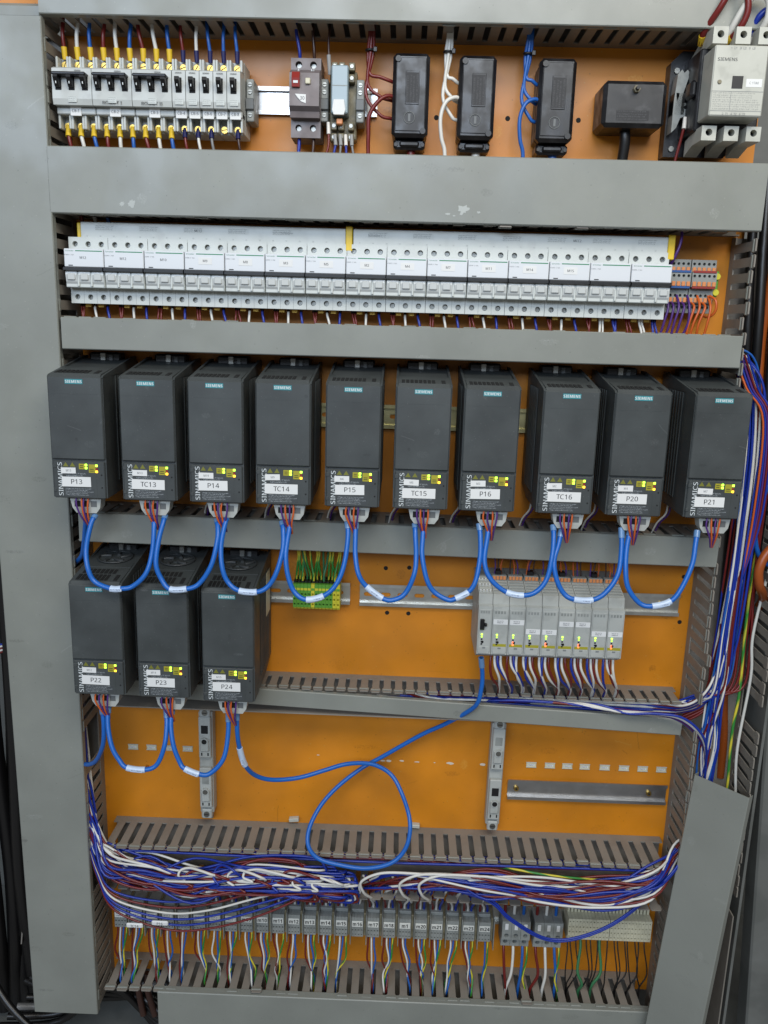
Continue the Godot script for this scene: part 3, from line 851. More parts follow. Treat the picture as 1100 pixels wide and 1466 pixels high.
	part(t, "lead", S().tube(curve([V(36, 8, 30), V(37, -4, 36), V(38, -20, 34), V(37, -48, 26)], 5), 7, 12), M.black)

	# contactor
	t = thing("contactor", "large dirty-white contactor on a black base", "contactor", V(362, 1724, 0))
	part(t, "base", S().prism([Vector2(-22, 2), Vector2(58, 2), Vector2(70, 14), Vector2(70, 132), Vector2(-8, 132), Vector2(-22, 118)], 2, 0.5, 22), M.box_black)
	part(t, "core", S().box(V(-4, 22, 22), V(76, 118, 84), 2), M.box_black)
	part(t, "side_lug", S().box(V(-12, 62, 60), V(-4, 82, 84), 3), M.box_black)
	part(t, "coil_block", S().box(V(-20, 48, 22), V(-4, 78, 44), 2), M.black)
	var fp := part(t, "front_plate", S().box(V(0, 31, 84), V(64, 110, 125), 1.5), M.old_white)
	text(fp, "brand_lettering", "SIEMENS", 3.4, M.ink, V(16, 94, 125.2), 1.25)
	part(fp, "window", S().box(V(24, 62, 124.8), V(37, 76, 125.3)), M.black)
	part(fp, "sticker", S().box(V(41, 64, 125), V(60, 73, 125.3)), M.paper)
	text(fp, "lettering", "C 17A0", 2.6, M.grey_ink, V(50.5, 68.5, 125.4))
	part(fp, "pin", S().cyl(V(9, 69, 125), V(9, 69, 126.5), 2.6, 2.2, 10), M.olive)
	part(fp, "data_print", S().sheet(2, 38, 61, 58, 125.15), M.print_contactor)
	part(fp, "rule", S().box(V(0.8, 58.6, 125), V(63, 59.1, 125.2)), M.grey_ink)
	part(fp, "rule", S().box(V(0.8, 36.6, 125), V(63, 37.1, 125.2)), M.grey_ink)
	part(fp, "rule", S().box(V(24, 37.1, 125), V(24.5, 58.6, 125.2)), M.grey_ink)
	text(fp, "terminal_mark", "2  T1   4  T2   6  T3", 2.2, M.grey_ink, V(30, 33.6, 125.2), 1.15)
	text(fp, "terminal_mark", "1  L1   3  L2   5  L3", 2.2, M.grey_ink, V(33, 106.5, 125.2), 1.2)
	for k in 3:
		for e in [[1.0, 18.0, 0], [117.0, 136.0, 1]]:
			var x: float = 0.0 + 27.5 * k + (2.0 if e[2] == 1 else 0.0)
			var hole_y: float = (e[0] + e[1]) * 0.5 + (3 if e[2] == 0 else 0)
			var y0: float = e[0] + (6 if e[2] == 0 else 0)
			var y1: float = e[1] + (6 if e[2] == 0 else 0)
			var blk := part(t, "terminal_housing", S().block(V(x, y0, 70), V(x + 18, y1, 106), [[x, y0, x + 18, y1, x + 9, (y0 + y1) * 0.5 + 1, 4.2]], 12), M.old_white)
			part(blk, "ramp", S().prism([Vector2(y0 + 0.5, 70), Vector2(y1 - 0.5, 70), Vector2(y1 - (6 if e[2] == 0 else 14), 40 if e[2] == 0 else 24), Vector2(y0 - (8 if e[2] == 0 else 0), 40 if e[2] == 0 else 24)], 0, x + 0.5, x + 17.5), M.old_white)
			part(blk, "bore", S().cyl(V(x + 9, (y0 + y1) * 0.5 + 1, 94.1), V(x + 9, (y0 + y1) * 0.5 + 1, 94.6), 3.9, 3.9, 10), M.hole)
	for p in [[-14.0, 108.0], [-12.0, 12.0]]:
		part(t, "mounting_screw", S().cyl(V(p[0], p[1], 22), V(p[0], p[1], 24.5), 4.2, 3.6, 10), M.metal)
	# auxiliary contact clipped on
	t = thing("auxiliary_contact", "flat grey auxiliary contact clipped to the contactor's side", "contact block", V(344, 1752, 24))
	part(t, "body", S().prism([Vector2(-2, 0), Vector2(4, 6), Vector2(8, 18), Vector2(14, 20), Vector2(18, 28), Vector2(18, 36), Vector2(10, 36), Vector2(8, 44), Vector2(14, 66), Vector2(20, 66), Vector2(20, 76), Vector2(15, 72), Vector2(12, 76), Vector2(8, 72), Vector2(5, 76), Vector2(0, 70), Vector2(-2, 40)], 2, 0, 20), M.terminal)
	for p in [[14.0, 31.0], [16.0, 70.0]]:
		part(t, "screw", S().cyl(V(p[0], p[1], 20), V(p[0], p[1], 20.4), 2.4, 2.4, 10), M.hole)

# ------------------------------------------------------------------ motor drives
func drive(at: Vector3, mark: String, small: String, front: float, fan: bool, label: String) -> Node3D:
	var t := thing("motor_drive", label, "motor drive", at, "charcoal motor drives with glowing status lights")
	var Z := front
	# rear housing: side profile widens downwards at the back
	part(t, "heat_sink", S().prism([Vector2(14, 7.5), Vector2(178, 7.5), Vector2(178, 30), Vector2(166, Z - 38), Vector2(2, Z - 38), Vector2(2, 60)], 0, 0.8, 72.2), M.drive)
	for s in [0.0, 1.0]:
		for k in 7:
			var z := 34.0 + 11 * k
			if z < Z - 44:
				part(t, "cooling_rib", S().box(V(-0.4 if s == 0.0 else 72.2, 18, z), V(0.8 if s == 0.0 else 73.4, 160, z + 5), 0.4), M.drive)
	# front shell
	part(t, "side_shell", S().prism([Vector2(1.5, Z - 38), Vector2(164, Z - 38), Vector2(160, Z - 2), Vector2(52.5, Z - 2), Vector2(1.5, Z - 2)], 0, 0.4, 72.6), M.drive)
	part(t, "front_cover", S().box(V(1.2, 53, Z - 2), V(71.8, 161, Z + 1.5), 1.3), M.drive)
	# top: two cheeks, a louvred shelf and the dark terminal pit behind it
	for s in [0.2, 69.8]:
		part(t, "top_cheek", S().prism([Vector2(160, Z - 1), Vector2(163, Z - 6), Vector2(182, 26), Vector2(182, 10), Vector2(164, 10)], 0, s, s + 3.0), M.drive)
	var g := part(t, "top_grille", S().prism([Vector2(160.5, Z - 1), Vector2(164.5, Z - 5), Vector2(170.5, Z - 52), Vector2(166, Z - 52), Vector2(159, Z - 6)], 0, 3.4, 69.6), M.drive)
	for k in 9:
		var x := 7.5 + 5.6 * k
		if k == 8: x = 59.0
		part(g, "vent_slot", S().prism([Vector2(164.9, Z - 8), Vector2(165.6, Z - 8), Vector2(167.9, Z - 26), Vector2(167.2, Z - 26)], 0, x, x + (4.0 if k < 8 else 5.0)), M.hole)
	if fan:
		for k in 8:
			var x := 9.0 + 6.0 * k
			part(g, "vent_slot", S().prism([Vector2(167.6, Z - 30), Vector2(168.3, Z - 30), Vector2(170.2, Z - 44), Vector2(169.5, Z - 44)], 0, x, x + 4.2), M.hole)
		part(t, "fan_deck", S().prism([Vector2(170, Z - 52), Vector2(171, Z - 52), Vector2(178, 36), Vector2(176, 36)], 0, 3.4, 69.6), M.drive)
		var fr := []
		for k in 25:
			var a := TAU * k / 24
			var zz := 72.0 + 24 * cos(a)
			fr.append(V(37 + 24 * sin(a), 173.4 + (Z - 52 - zz) * 0.075, zz))
		var fg := part(t, "fan_grille", S().tube(fr, 1.3, 6), M.fan)
		for k in 5:
			var a := TAU * k / 5 + 0.3
			var q := []
			for i in 7:
				var r := 8.0 + 2.3 * i
				var b := a + 0.09 * i
				var zz := 72.0 + r * cos(b)
				q.append(V(37 + r * sin(b), 173.2 + (Z - 52 - zz) * 0.075, zz))
			part(fg, "blade", S().tube(q, 2.6, 6), M.fan)
		part(fg, "hub", S().cyl(V(37, 172, 72), V(37, 175.0, 72), 9, 8, 14), M.drive)
	else:
		part(t, "terminal_pit", S().box(V(3.4, 162, 34), V(69.6, 164.4, Z - 52.4)), M.hole)
	part(t, "terminal_strip", S().box(V(14, 170, 14), V(58, 187, 36), 2), M.black)
	part(t, "earth_clip", S().box(V(30, 176, 36), V(38, 187, 38.5), 0.8), M.metal)
	part(t, "clip_nut", S().box(V(42, 176, 36), V(48, 185, 38.0), 0.8), M.terminal_dark)
	# name plate
	var np := part(t, "name_plate", S().box(V(24.5, 151.6, Z + 1.5), V(47.5, 157.8, Z + 1.9)), M.teal)
	text(np, "brand_lettering", "SIEMENS", 3.7, M.white_ink, V(36, 154.7, Z + 2.0), 1.0, 0.0, true)
	part(t, "moulded_line", S().box(V(6, 138.6, Z + 1.4), V(66, 138.9, Z + 1.65)), M.drive)
	# lower door
	var lc := part(t, "lower_cover", S().box(V(2.6, 1, Z - 2), V(70.8, 50.6, Z + 1.2), 1.0), M.drive)
	part(lc, "latch", S().box(V(2.0, 41, Z - 1.4), V(7.4, 46.5, Z + 1.9), 0.6), M.drive)
	part(lc, "latch", S().box(V(2.0, 9, Z - 1.4), V(6.4, 14, Z + 1.9), 0.6), M.drive)
	part(lc, "seam", S().box(V(59.4, 1.5, Z + 1.15), V(59.8, 50, Z + 1.4)), M.drive)
	for y in [16.0, 33.0]:
		part(lc, "catch_hole", S().cyl(V(66.5, y, Z + 1.1), V(66.5, y, Z + 1.45), 1.1, 1.1, 8), M.hole)
	text(lc, "series_lettering", "SINAMICS", 5.6, M.white_ink, V(11.8, 26.5, Z + 1.3), 1.28, PI / 2)
	part(lc, "notice_print", S().sheet(17, 4.2, 56, 14.5, Z + 1.35), M.print_dark)
	part(lc, "notice_print", S().sheet(19, 29.6, 48, 35.6, Z + 1.35), M.print_dark_b)
	for x in [19.5, 28.5]:
		part(lc, "warning_triangle", S().prism([Vector2(x - 3.6, 43.4), Vector2(x + 3.6, 43.4), Vector2(x, 49.2)], 2, Z + 1.2, Z + 1.45), M.warning)
	for q in [[37.0, 40.2, 8.0, 7.4], [50.0, 35.8, 9.0, 11.2]]:
		var st := part(lc, "yellow_sticker", S().box(V(q[0], q[1], Z + 1.2), V(q[0] + q[2], q[1] + q[3], Z + 1.5)), M.sticker)
		part(st, "ink_bar", S().box(V(q[0] + 1.4, q[1] + 2, Z + 1.5), V(q[0] + q[2] - 2.4, q[1] + 2.8, Z + 1.62)), M.ink)
		part(st, "ink_bar", S().box(V(q[0] + 1.4, q[1] + 4.4, Z + 1.5), V(q[0] + q[2] - 2.4, q[1] + 5.2, Z + 1.62)), M.ink)
	for q in [[46.6, 46.0, "led_green"], [46.6, 42.0, "led_green"], [60.4, 45.4, "led_green"], [60.4, 41.4, "red_pl"], [60.4, 37.4, "led_amber"]]:
		part(lc, "status_light", S().box(V(q[0] - 1.5, q[1] - 1.5, Z + 1.2), V(q[0] + 1.5, q[1] + 1.5, Z + 2.0), 0.5), M[q[2]])
	var la := part(t, "circuit_label", S().box(V(13.5, 33.6, Z + 1.5), V(33.0, 41.4, Z + 1.75)), M.paper)
	text(la, "lettering", small, 2.7, M.grey_ink, V(23.5, 37.4, Z + 1.85))
	var wide := mark.length() > 3
	var lb := part(t, "name_label", S().box(V(13.5, 16.2, Z + 1.5), V(57 if wide else 52, 29.4, Z + 1.8)), M.paper)
	lb.rotation.z = rng.randf_range(-0.02, 0.02)
	lb.position += V(rng.randf_range(-1.2, 1.2), rng.randf_range(-0.8, 0.8), 0) * U
	la.rotation.z = rng.randf_range(-0.03, 0.03)
	la.position += V(rng.randf_range(-0.6, 1.2), rng.randf_range(-0.6, 0.6), 0) * U
	text(lb, "lettering", mark, 6.0, M.ink, V(35.5 if wide else 33, 22.8, Z + 1.9), 1.15)
	# plug under the door
	var px := 20.0 + rng.randf_range(-2, 4)
	var pg := part(t, "signal_plug", S().prism([Vector2(px, -1), Vector2(px + 42, -1), Vector2(px + 40, -14), Vector2(px + 35, -21), Vector2(px + 8, -21), Vector2(px + 3, -14)], 2, Z - 26, Z - 8), M.beige_grey)
	for k in 3:
		part(pg, "pin_window", S().box(V(px + 6 + 11 * k, -12.5, Z - 8.2), V(px + 14 + 11 * k, -4.5, Z - 7.7)), M.hole if k != 2 else M.terminal_dark)
	t.set_meta("plug_x", px)
	return t

func build_drives() -> void:
	var top := [["P13", "M13", -459], ["TC13", "M13", -366], ["P14", "M19", -277], ["TC14", "M9", -189], ["P15", "M6", -98], ["TC15", "M5", -8], ["P16", "M3", 80], ["TC16", "M2", 181], ["P20", "M4", 272], ["P21", "M7", 374]]
	for q in top:
		var d := drive(V(q[2], 1259, 0), q[0], q[1], 154, false, "charcoal motor drive with white label reading %s" % q[0])
		plug_wires(d, q[0], 154)
	for q in [["P22", "M12", -445, 980], ["P23", "M14", -354, 979], ["P24", "M15", -264, 976]]:
		var d := drive(V(q[2], q[3], 0), q[0], q[1], 158, true, "deep charcoal drive with top fan and label reading %s" % q[0])
		if q[0] == "P24": part(d, "rating_plate", S().box(V(73.4, 92, 26), V(73.7, 158, 60)), M.ivory)
		plug_wires(d, q[0], 158)

func plug_wires(d: Node3D, mark: String, Z: float) -> void:
	var o := d.position / U
	var px: float = d.get_meta("plug_x")
	d.remove_meta("plug_x")
	var cols := ["orange", "violet", "orange", "violet"]
	if rng.randf() < 0.5: cols = ["violet", "orange", "violet", "orange"]
	for k in 4:
		var x := o.x + px + 11 + 5.2 * k + rng.randf_range(-1, 1)
		wire("control_wire", [V(x, o.y + 3, Z - 5), V(x + rng.randf_range(-2, 1), o.y - 10, Z - 3), V(lerpf(x, o.x + px + 22, 0.45), o.y - 26, Z - 5), V(lerpf(x, o.x + px + 24, 0.85), o.y - 42, Z - 14)], 1.25, cols[k], "thin %s control wire at the plug of the drive labelled %s" % [cols[k], mark], "thin control wires at the drive plugs")
	for k in 2:
		var c: String = ["white", "violet"][k]
		wire("control_wire", [V(o.x + 8 + 4 * k, o.y + 2, Z - 90), V(o.x + 6 + 4 * k, o.y - 14, Z - 88), V(o.x - 2 + 4 * k, o.y - 30, Z - 98), V(o.x - 6 + 4 * k, o.y - 50, Z - 108)], 1.4, c, "thin %s wire dropping behind the drive labelled %s" % [c, mark], "thin wires dropping behind the drives", 4, 6)

# ------------------------------------------------------------------ terminals and modules
func build_terminals() -> void:
	# distribution block, two halves
	for q in [[353.0, "blue_pl", "blue"], [387.5, "red_pl", "red"]]:
		var t := thing("distribution_terminal", "grey push-in distribution terminal with orange levers and %s strips" % q[2], "terminal block", V(q[0], 1523, 0), "push-in distribution terminals")
		var w := 33.0
		var tiers := [[0.0, 13.0, 34.0], [13.0, 34.0, 42.0], [34.0, 54.0, 50.0], [54.0, 70.0, 44.0]]
		for r in tiers:
			var cells := []
			for k in 5: cells.append([w / 5 * k, r[0], w / 5 * (k + 1), r[1], w / 5 * (k + 0.5), r[1] - 5.5 if r[0] != 13.0 else 23.0, 2.0])
			part(t, "tier", S().block(V(0, r[0], 7), V(w, r[1], r[2]), cells, 7), M.terminal)
		for p in [[17.5, 42.0], [38.5, 50.0], [57.5, 44.0]]:
			for k in 5:
				part(t, "lever", S().box(V(w / 5 * k + 1.0, p[0] - 3.6, p[1]), V(w / 5 * (k + 1) - 1.0, p[0] + 2.6, p[1] + 2.0), 0.5), M.orange_pl)
		for p in [[28.2, 42.0], [49.5, 50.0]]:
			part(t, "colour_strip", S().box(V(0.8, 32.0 if p[0] < 40 else 52.4, p[1] - 1), V(w - 0.8, 35.4 if p[0] < 40 else 55.6, p[1] + 9 if p[0] < 40 else p[1] + 1), 0.4), M[q[1]])
	var e := thing("earth_terminal", "yellow-green end terminal beside the red-striped distribution terminal", "terminal block", V(421, 1545, 0))
	part(e, "body", S().box(V(0, 0, 7), V(6, 34, 40), 1), M.pe_green)
	for y in [6.0, 27.0]: part(e, "clamp_ring", S().cyl(V(3, y, 40), V(3, y, 43), 4.6, 4.2, 12), M.pe_yellow)

	# earth terminals
	var cols := [0, 0, 0, 0, 0, 1, 0, 0, 0, 0, 0, 1, 1]
	for k in 13:
		var x := -153.0 + 5.4 * k
		var w := 5.1
		var t := thing("earth_terminal", "slim %s earth terminal with three round openings" % ["green", "yellow"][cols[k]], "terminal block", V(x, 1075, 0), "slim green and yellow earth terminals")
		part(t, "body", S().block(V(0, 4, 7), V(w, 40, 44), [[0, 4, w, 13, w * 0.5, 9, 1.6], [0, 13, w, 20.5, w * 0.5, 17, 1.6], [0, 20.5, w, 28, w * 0.5, 24.5, 1.6], [0, 28, w, 40, 0, 0, 0]], 5), M.pe_green if cols[k] == 0 else M.pe_yellow)
		part(t, "yellow_edge", S().box(V(0, 0, 9), V(w, 4, 40), 0.6), M.pe_yellow)
		part(t, "crown", S().box(V(0.2, 40, 10), V(w - 0.2, 43, 38), 0.6), M.s_black)
		part(t, "stripe", S().box(V(0.3, 30.5, 44), V(w - 0.3, 34, 44.4)), M.pe_yellow if cols[k] == 0 else M.pe_green)
		for c in 1 + (k % 3) / 2:
			var cx := x + 2.5
			var tx := cx + rng.randf_range(-9, 7)
			wire("earth_wire", [V(cx, 1113, 26 + 9 * c), V(cx + rng.randf_range(-1, 1), 1126, 28 + 8 * c), V(lerpf(cx, tx, 0.6), 1146, 32), V(tx, 1168, 34), V(tx - 2, 1192, 36)], 1.7, "yellow_green" if k % 5 != 3 else "green", "striped yellow-green earth wire rising from the earth terminals" if k % 5 != 3 else "plain green earth wire rising from the earth terminals", "earth wires above the earth terminals", 5, 8)

	# input modules
	var prof := [Vector2(-9, 8), Vector2(-9, 88), Vector2(0, 105), Vector2(72, 105), Vector2(74, 99), Vector2(88, 97), Vector2(101, 50), Vector2(101, 8)]
	for k in 9:
		var x := 118.5 if k == 0 else 139.0 + 23.3 * (k - 1)
		var w := 20.0 if k == 0 else 22.8
		var orange := k in [2, 4, 6, 8]
		var lab := "grey head module with black lever and perforated top"
		if k > 0:
			var nth: String = ["first", "second", "third", "fourth", "fifth", "sixth", "seventh", "eighth"][k - 1]
			lab = "grey input module, %s after the head module, %s" % [nth, "one light glowing orange" if orange else "only green lights lit"]
		var t := thing("input_module", lab, "input module", V(x, 1039, 0), "grey input modules in a row")
		part(t, "housing", S().prism(prof, 0, 0.2, w), M.beige_grey)
		part(t, "front_plate", S().box(V(1.4, 4, 105), V(w - 1.2, 68, 106.2), 0.5), M.beige_grey)
		part(t, "foot_panel", S().box(V(2.2, 1.5, 105), V(w - 2.2, 12.0, 106.6), 0.4), M.beige_grey)
		part(t, "foot_mark", S().box(V(w * 0.4, 9, 106.6), V(w * 0.6, 11.4, 106.75)), M.grey_ink)
		for i in 6:
			var z := 90.0 - 7.0 * i
			part(t, "top_rib", S().box(V(1.5, 88 + (97 - z) * 0.277 - 0.6, z - 1.2), V(w - 1.3, 88 + (97 - z) * 0.277 + 1.2, z + 1.2), 0.4), M.terminal if k else M.old_white)
		for i in 4:
			part(t, "top_notch", S().box(V(3 + i * (w - 6) / 4.0, 62, 106.2), V(3 + i * (w - 6) / 4.0 + 2.6, 66, 106.5)), M.terminal)
		if k == 0:
			var lv := part(t, "lever", S().box(V(3, 38, 106.2), V(9, 54, 110), 0.8), M.black)
			part(lv, "grip", S().box(V(9, 44, 106.2), V(12.5, 48, 112), 0.6), M.black)
			for r in 3:
				for c in 4:
					part(t, "vent_stud", S().cyl(V(3 + 4.6 * c, 90 + 4 * r, 91 - 14.4 * r), V(3 + 4.6 * c, 92.4 + 4 * r, 92 - 14.4 * r), 1.6, 1.4, 8), M.paper)
		else:
			var sy := 46.0 if k in [1, 2, 5, 6] else 33.0
			var stk := part(t, "paper_label", S().box(V(1.4, sy, 106.2), V(w - 1.2, sy + 7.6, 106.6)), M.paper)
			part(stk, "lettering", S().sheet(6, sy + 1.4, w - 6, sy + 6.4, 106.7), M.print_paper)
			part(t, "yellow_band", S().box(V(2.0, 12.6, 106.2), V(w - 2.0, 16.6, 106.6)), M.sticker)
		for i in 5:
			var y := 34.0 - 3.6 * i
			var mt := "led_green" if i == 0 else ("led_dim" if i == 1 else "ink")
			if orange and i >= 3: mt = "led_red"
			part(t, "status_light", S().box(V(w * 0.32 - 1.2, y - 4.8, 106.2), V(w * 0.32 + 1.2, y - 2.5, 107.0), 0.3), M[mt])
		part(t, "jack", S().cyl(V(w * 0.38, 19.0, 106.2), V(w * 0.38, 19.0, 107.0), 1.9, 1.7, 12), M.hole)
		if k > 0:
			var cn := part(t, "plug_row", S().box(V(1.0, 97, 44), V(w - 0.6, 105, 62), 0.8), M.terminal)
			for i in 4:
				part(cn, "lever", S().box(V(2.2 + i * 4.9, 99, 62), V(6.2 + i * 4.9, 104.5, 64), 0.5), M.orange_pl)
			if k % 2 == 1: part(t, "bridge", S().box(V(6, 105, 46), V(15, 111, 58), 0.8), M.black)
			for i in 3:
				var c: String = ["orange", "violet", "brown"][(i + k) % 3]
				var wx := x + 5 + 5.5 * i
				wire("control_wire", [V(wx, 1140, 52), V(wx + rng.randf_range(-2, 2), 1156, 50), V(wx + rng.randf_range(-5, 5), 1172, 48), V(wx + rng.randf_range(-6, 6), 1196, 46)], 1.15, c, "thin %s wire rising from the grey input modules" % c, "thin wires above the input modules", 4, 6)
			for i in 4:
				var c: String = ["red", "white", "blue", "white"][(i + (k / 3)) % 4]
				var wx := x + 4 + 4.6 * i
				var sx: float = -440 + 3 + 17.5 * (roundf((wx + 16 - (-437)) / 17.5)) + rng.randf_range(-1.5, 1.5)
				var bow := rng.randf_range(-3, 8)
				wire("signal_wire", [V(wx, 1034, 84), V(wx - 1 + bow * 0.3, 1016, 90), V(lerpf(wx, sx, 0.35) + bow, 994, 84), V(sx + 2, 972, 66), V(sx + 6, 950, 44), V(sx + 16, 938, 32)], 2.0, c, "%s wire curving from an input module into the sagging duct" % c, "wires under the input modules", 5, 7)

	# bottom terminal row
	for k in range(-8, 16):
		var x := -237.0 + 26.0 * k
		var num := ""
		if k >= 0: num = "m%02d" % (9 + k) if k != 10 else "m1"
		var lab := "grey terminal group with marker reading " + num
		if k < 0:
			var nth: String = ["eighth", "seventh", "sixth", "fifth", "fourth", "third", "second", "first"][k + 8]
			lab = "grey terminal group under the wire tangle, %s before marker m09" % nth
		var t := thing("terminal_group", lab, "terminal block", V(x, 506, 0), "grey terminal groups in the bottom row")
		for i in 4:
			part(t, "terminal", S().block(V(5.0 * i, 8, 7), V(5.0 * i + 4.8, 44, 48), [[5.0 * i, 8, 5.0 * i + 4.8, 15, 5.0 * i + 2.4, 12, 1.3], [5.0 * i, 15, 5.0 * i + 4.8, 24, 5.0 * i + 2.4, 20, 1.5], [5.0 * i, 24, 5.0 * i + 4.8, 44, 0, 0, 0]], 5), M.terminal)
		part(t, "earth_section", S().box(V(20.1, 8, 7), V(24.0, 50, 46), 0.8), M.olive)
		part(t, "end_plate", S().box(V(24.3, -4, 7), V(25.6, 50, 53), 0.4), M.terminal)
		part(t, "upper_step", S().box(V(0, 44.2, 7), V(20, 50, 36), 0.8), M.terminal)
		var mk := part(t, "marker", S().box(V(0.8, 27, 48), V(18.8, 37.6, 49.4), 0.4), M.ivory_paper)
		if num != "": text(mk, "lettering", num, 6.6, M.ink, V(9.8, 32.4, 49.5), 0.84, 0.0, true)
		else: part(mk, "lettering", S().sheet(3, 29, 16, 36, 49.5), M.print_paper)
		# wires below, into the slots of the lowest duct
		if num != "m16":
			var slot_x: float = -458.0 + 2 + 20.0 * roundf((x + 12 + 456.0) / 20.0)
			for i in 4:
				var c: String = ["red", "white", "mid_blue", "yellow_green"][i]
				if rng.randf() < 0.12: continue
				var wx := x + 2.5 + 5 * i
				var sx := slot_x + rng.randf_range(-2.4, 2.4)
				var sw := rng.randf_range(-5, 5)
				wire("core_wire", [V(wx, 515, 40), V(wx + rng.randf_range(-1, 1), 498, 46), V(lerpf(wx, sx, 0.3) + sw, 472, 50), V(lerpf(wx, sx, 0.8) - sw * 0.6, 446, 50), V(sx, 425, 50 + rng.randf_range(-12, 14)), V(sx, 395, 44)], 1.5, c, "%s core hanging from the %s" % [c.replace("_", "-").replace("mid-", ""), "terminal group marked " + num if num != "" else "terminal groups under the wire tangle"], "cores hanging from the bottom terminals", 5, 7)
			# short wires above
			if k >= -2:
				for i in 3:
					var c: String = ["red", "white", "blue"][i]
					var wx := x + 3 + 6.0 * i
					wire("jumper_wire", [V(wx, 552, 28), V(wx, 566, 32), V(wx + rng.randf_range(-6, 6), 590, 50), V(wx + rng.randf_range(-14, 16), 616, 62), V(wx + rng.randf_range(-26, 30), 640, 60 + 12 * rng.randf())], 2.0, c, "%s wire rising from terminal marker %s into the open duct" % [c, num] if k >= 0 else "%s wire rising from the hidden terminal groups" % c, "wires rising from the bottom terminals", 5, 7)
	# two larger blocks
	for q in [[192.0, "three-pole grey terminal block beside marker m24"], [245.0, "three-pole grey terminal block beside the beige terminals"]]:
		var t := thing("power_terminal", q[1], "terminal block", V(q[0], 500, 0), "three-pole grey terminal blocks")
		for i in 3:
			var x0 := 15.4 * i
			part(t, "pole", S().block(V(x0, 18, 7), V(x0 + 15.0, 52, 46), [[x0, 18, x0 + 15, 34, x0 + 7.5, 26, 3.6], [x0, 34, x0 + 15, 52, 0, 0, 0]], 8), M.terminal)
			part(t, "lower_step", S().block(V(x0, 0, 7), V(x0 + 15.0, 17.8, 38), [[x0, 0, x0 + 15, 17.8, x0 + 7.5, 8.5, 3.6]], 8), M.terminal)
			part(t, "marker", S().box(V(x0 + 4.5, 37, 46), V(x0 + 10, 48, 47), 0.3), M.paper)
			var c: String = ["red", "white", "mid_blue"][i]
			var wx: float = q[0] + x0 + 6
			var sx: float = -456.0 + 20.0 * roundf((wx + 456.0) / 20.0)
			wire("core_wire", [V(wx, 503, 30), V(wx, 486, 40), V(wx + rng.randf_range(-3, 5), 455, 48), V(sx, 426, 48), V(sx, 395, 44)], 2.4, c, "thick %s wire below the %s" % [c.replace("mid_", ""), q[1]], "thicker wires below the three-pole blocks", 5, 8)
			wire("core_wire", [V(wx, 551, 26), V(wx, 575, 30), V(wx + 3, 600, 44), V(wx + 6, 630, 50)], 2.6, c, "thick %s wire above the %s" % [c.replace("mid_", ""), q[1]], "thicker wires above the three-pole blocks", 4, 8)
		wire("core_wire", [V(q[0] + 44, 503, 30), V(q[0] + 44, 480, 42), V(q[0] + 38, 450, 50), V(q[0] + 44, 426, 50), V(q[0] + 46, 395, 44)], 1.6, "yellow_green", "striped earth core below the %s" % q[1], "thicker wires below the three-pole blocks", 5, 8)
	# beige slim terminals
	for h in 2:
		var t := thing("slim_terminal_block", "beige slim terminal bank, %s" % ["half beside the grey three-pole block", "half beside the right vertical duct"][h], "terminal block", V(299 + 68.0 * h, 518, 0), "beige slim terminal banks")
		for i in 12:
			var x0 := 5.6 * i
			part(t, "terminal", S().block(V(x0, 6, 7), V(x0 + 5.3, 44, 46), [[x0, 6, x0 + 5.3, 15, x0 + 2.6, 11, 1.5], [x0, 15, x0 + 5.3, 24, x0 + 2.6, 20, 1.5], [x0, 24, x0 + 5.3, 34, x0 + 2.6, 29, 1.5], [x0, 34, x0 + 5.3, 44, x0 + 2.6, 39, 1.3]], 5), M.ivory)
			part(t, "foot", S().box(V(x0 + 0.6, -2, 10), V(x0 + 4.6, 5.8, 34), 0.6), M.old_white)
			part(t, "head", S().box(V(x0 + 0.6, 44.2, 10), V(x0 + 4.6, 54, 30), 0.6), M.ivory)
			if (i + h) % 3 != 2:
				var wx := 299 + 68.0 * h + x0 + 2.6
				var c := "black" if i % 6 != 4 else ("brown" if h else "green")
				var sx: float = -456.0 + 20.0 * roundf((wx - 6 + 456.0) / 20.0) + rng.randf_range(-2, 2)
				wire("core_wire", [V(wx, 518, 24), V(wx + rng.randf_range(-2, 2), 500, 34), V(wx + rng.randf_range(-5, 5), 466, 48), V(lerpf(wx, sx, 0.7) + rng.randf_range(-5, 5), 444, 52), V(sx, 424, 46), V(sx + 1, 395, 42)], 1.2 if c != "green" else 2.6, c, "thin %s wire hanging below the beige slim terminals" % c, "thin wires below the beige terminals", 5, 6)

# ------------------------------------------------------------------ cables
func sleeve(parent: Node, called: String, a: Vector3, b: Vector3, r: float, mat: Material) -> void:
	part(parent, called, S().cyl(a, b, r, r, 12), mat)

func blue_cable(pts: Array, at_sleeve: int, label: String, ends := 3) -> void:
	var t := thing("network_cable", label, "cable", pts[0], "blue network cables looping between drives")
	var rp := rel(pts, pts[0])
	var c := curve(rp, 7)
	part(t, "jacket", S().tube(c, 3.35, 12), M.w_lan)
	if at_sleeve >= 0:
		var i0 := at_sleeve * 7
		part(t, "marker_sleeve", S().tube(c.slice(i0, i0 + 8), 4.5, 12), M.sleeve)
		var mid: Vector3 = c[i0 + 4]
		var d: Vector3 = (c[i0 + 6] - c[i0 + 1]).normalized()
		var tx := part(t, "sleeve_print", S().sheet(-8, -1.6, 8, 1.6, 0), M.print_sleeve, mid + V(0, 0, 4.75))
		tx.rotation.z = atan2(d.y, d.x) if d.x > 0 else atan2(-d.y, -d.x)
	if ends & 1: part(t, "strain_relief", S().tube(c.slice(0, 5), 4.3, 10), M.sleeve_clear)
	if ends & 2: part(t, "strain_relief", S().tube(c.slice(c.size() - 5), 4.3, 10), M.sleeve_clear)

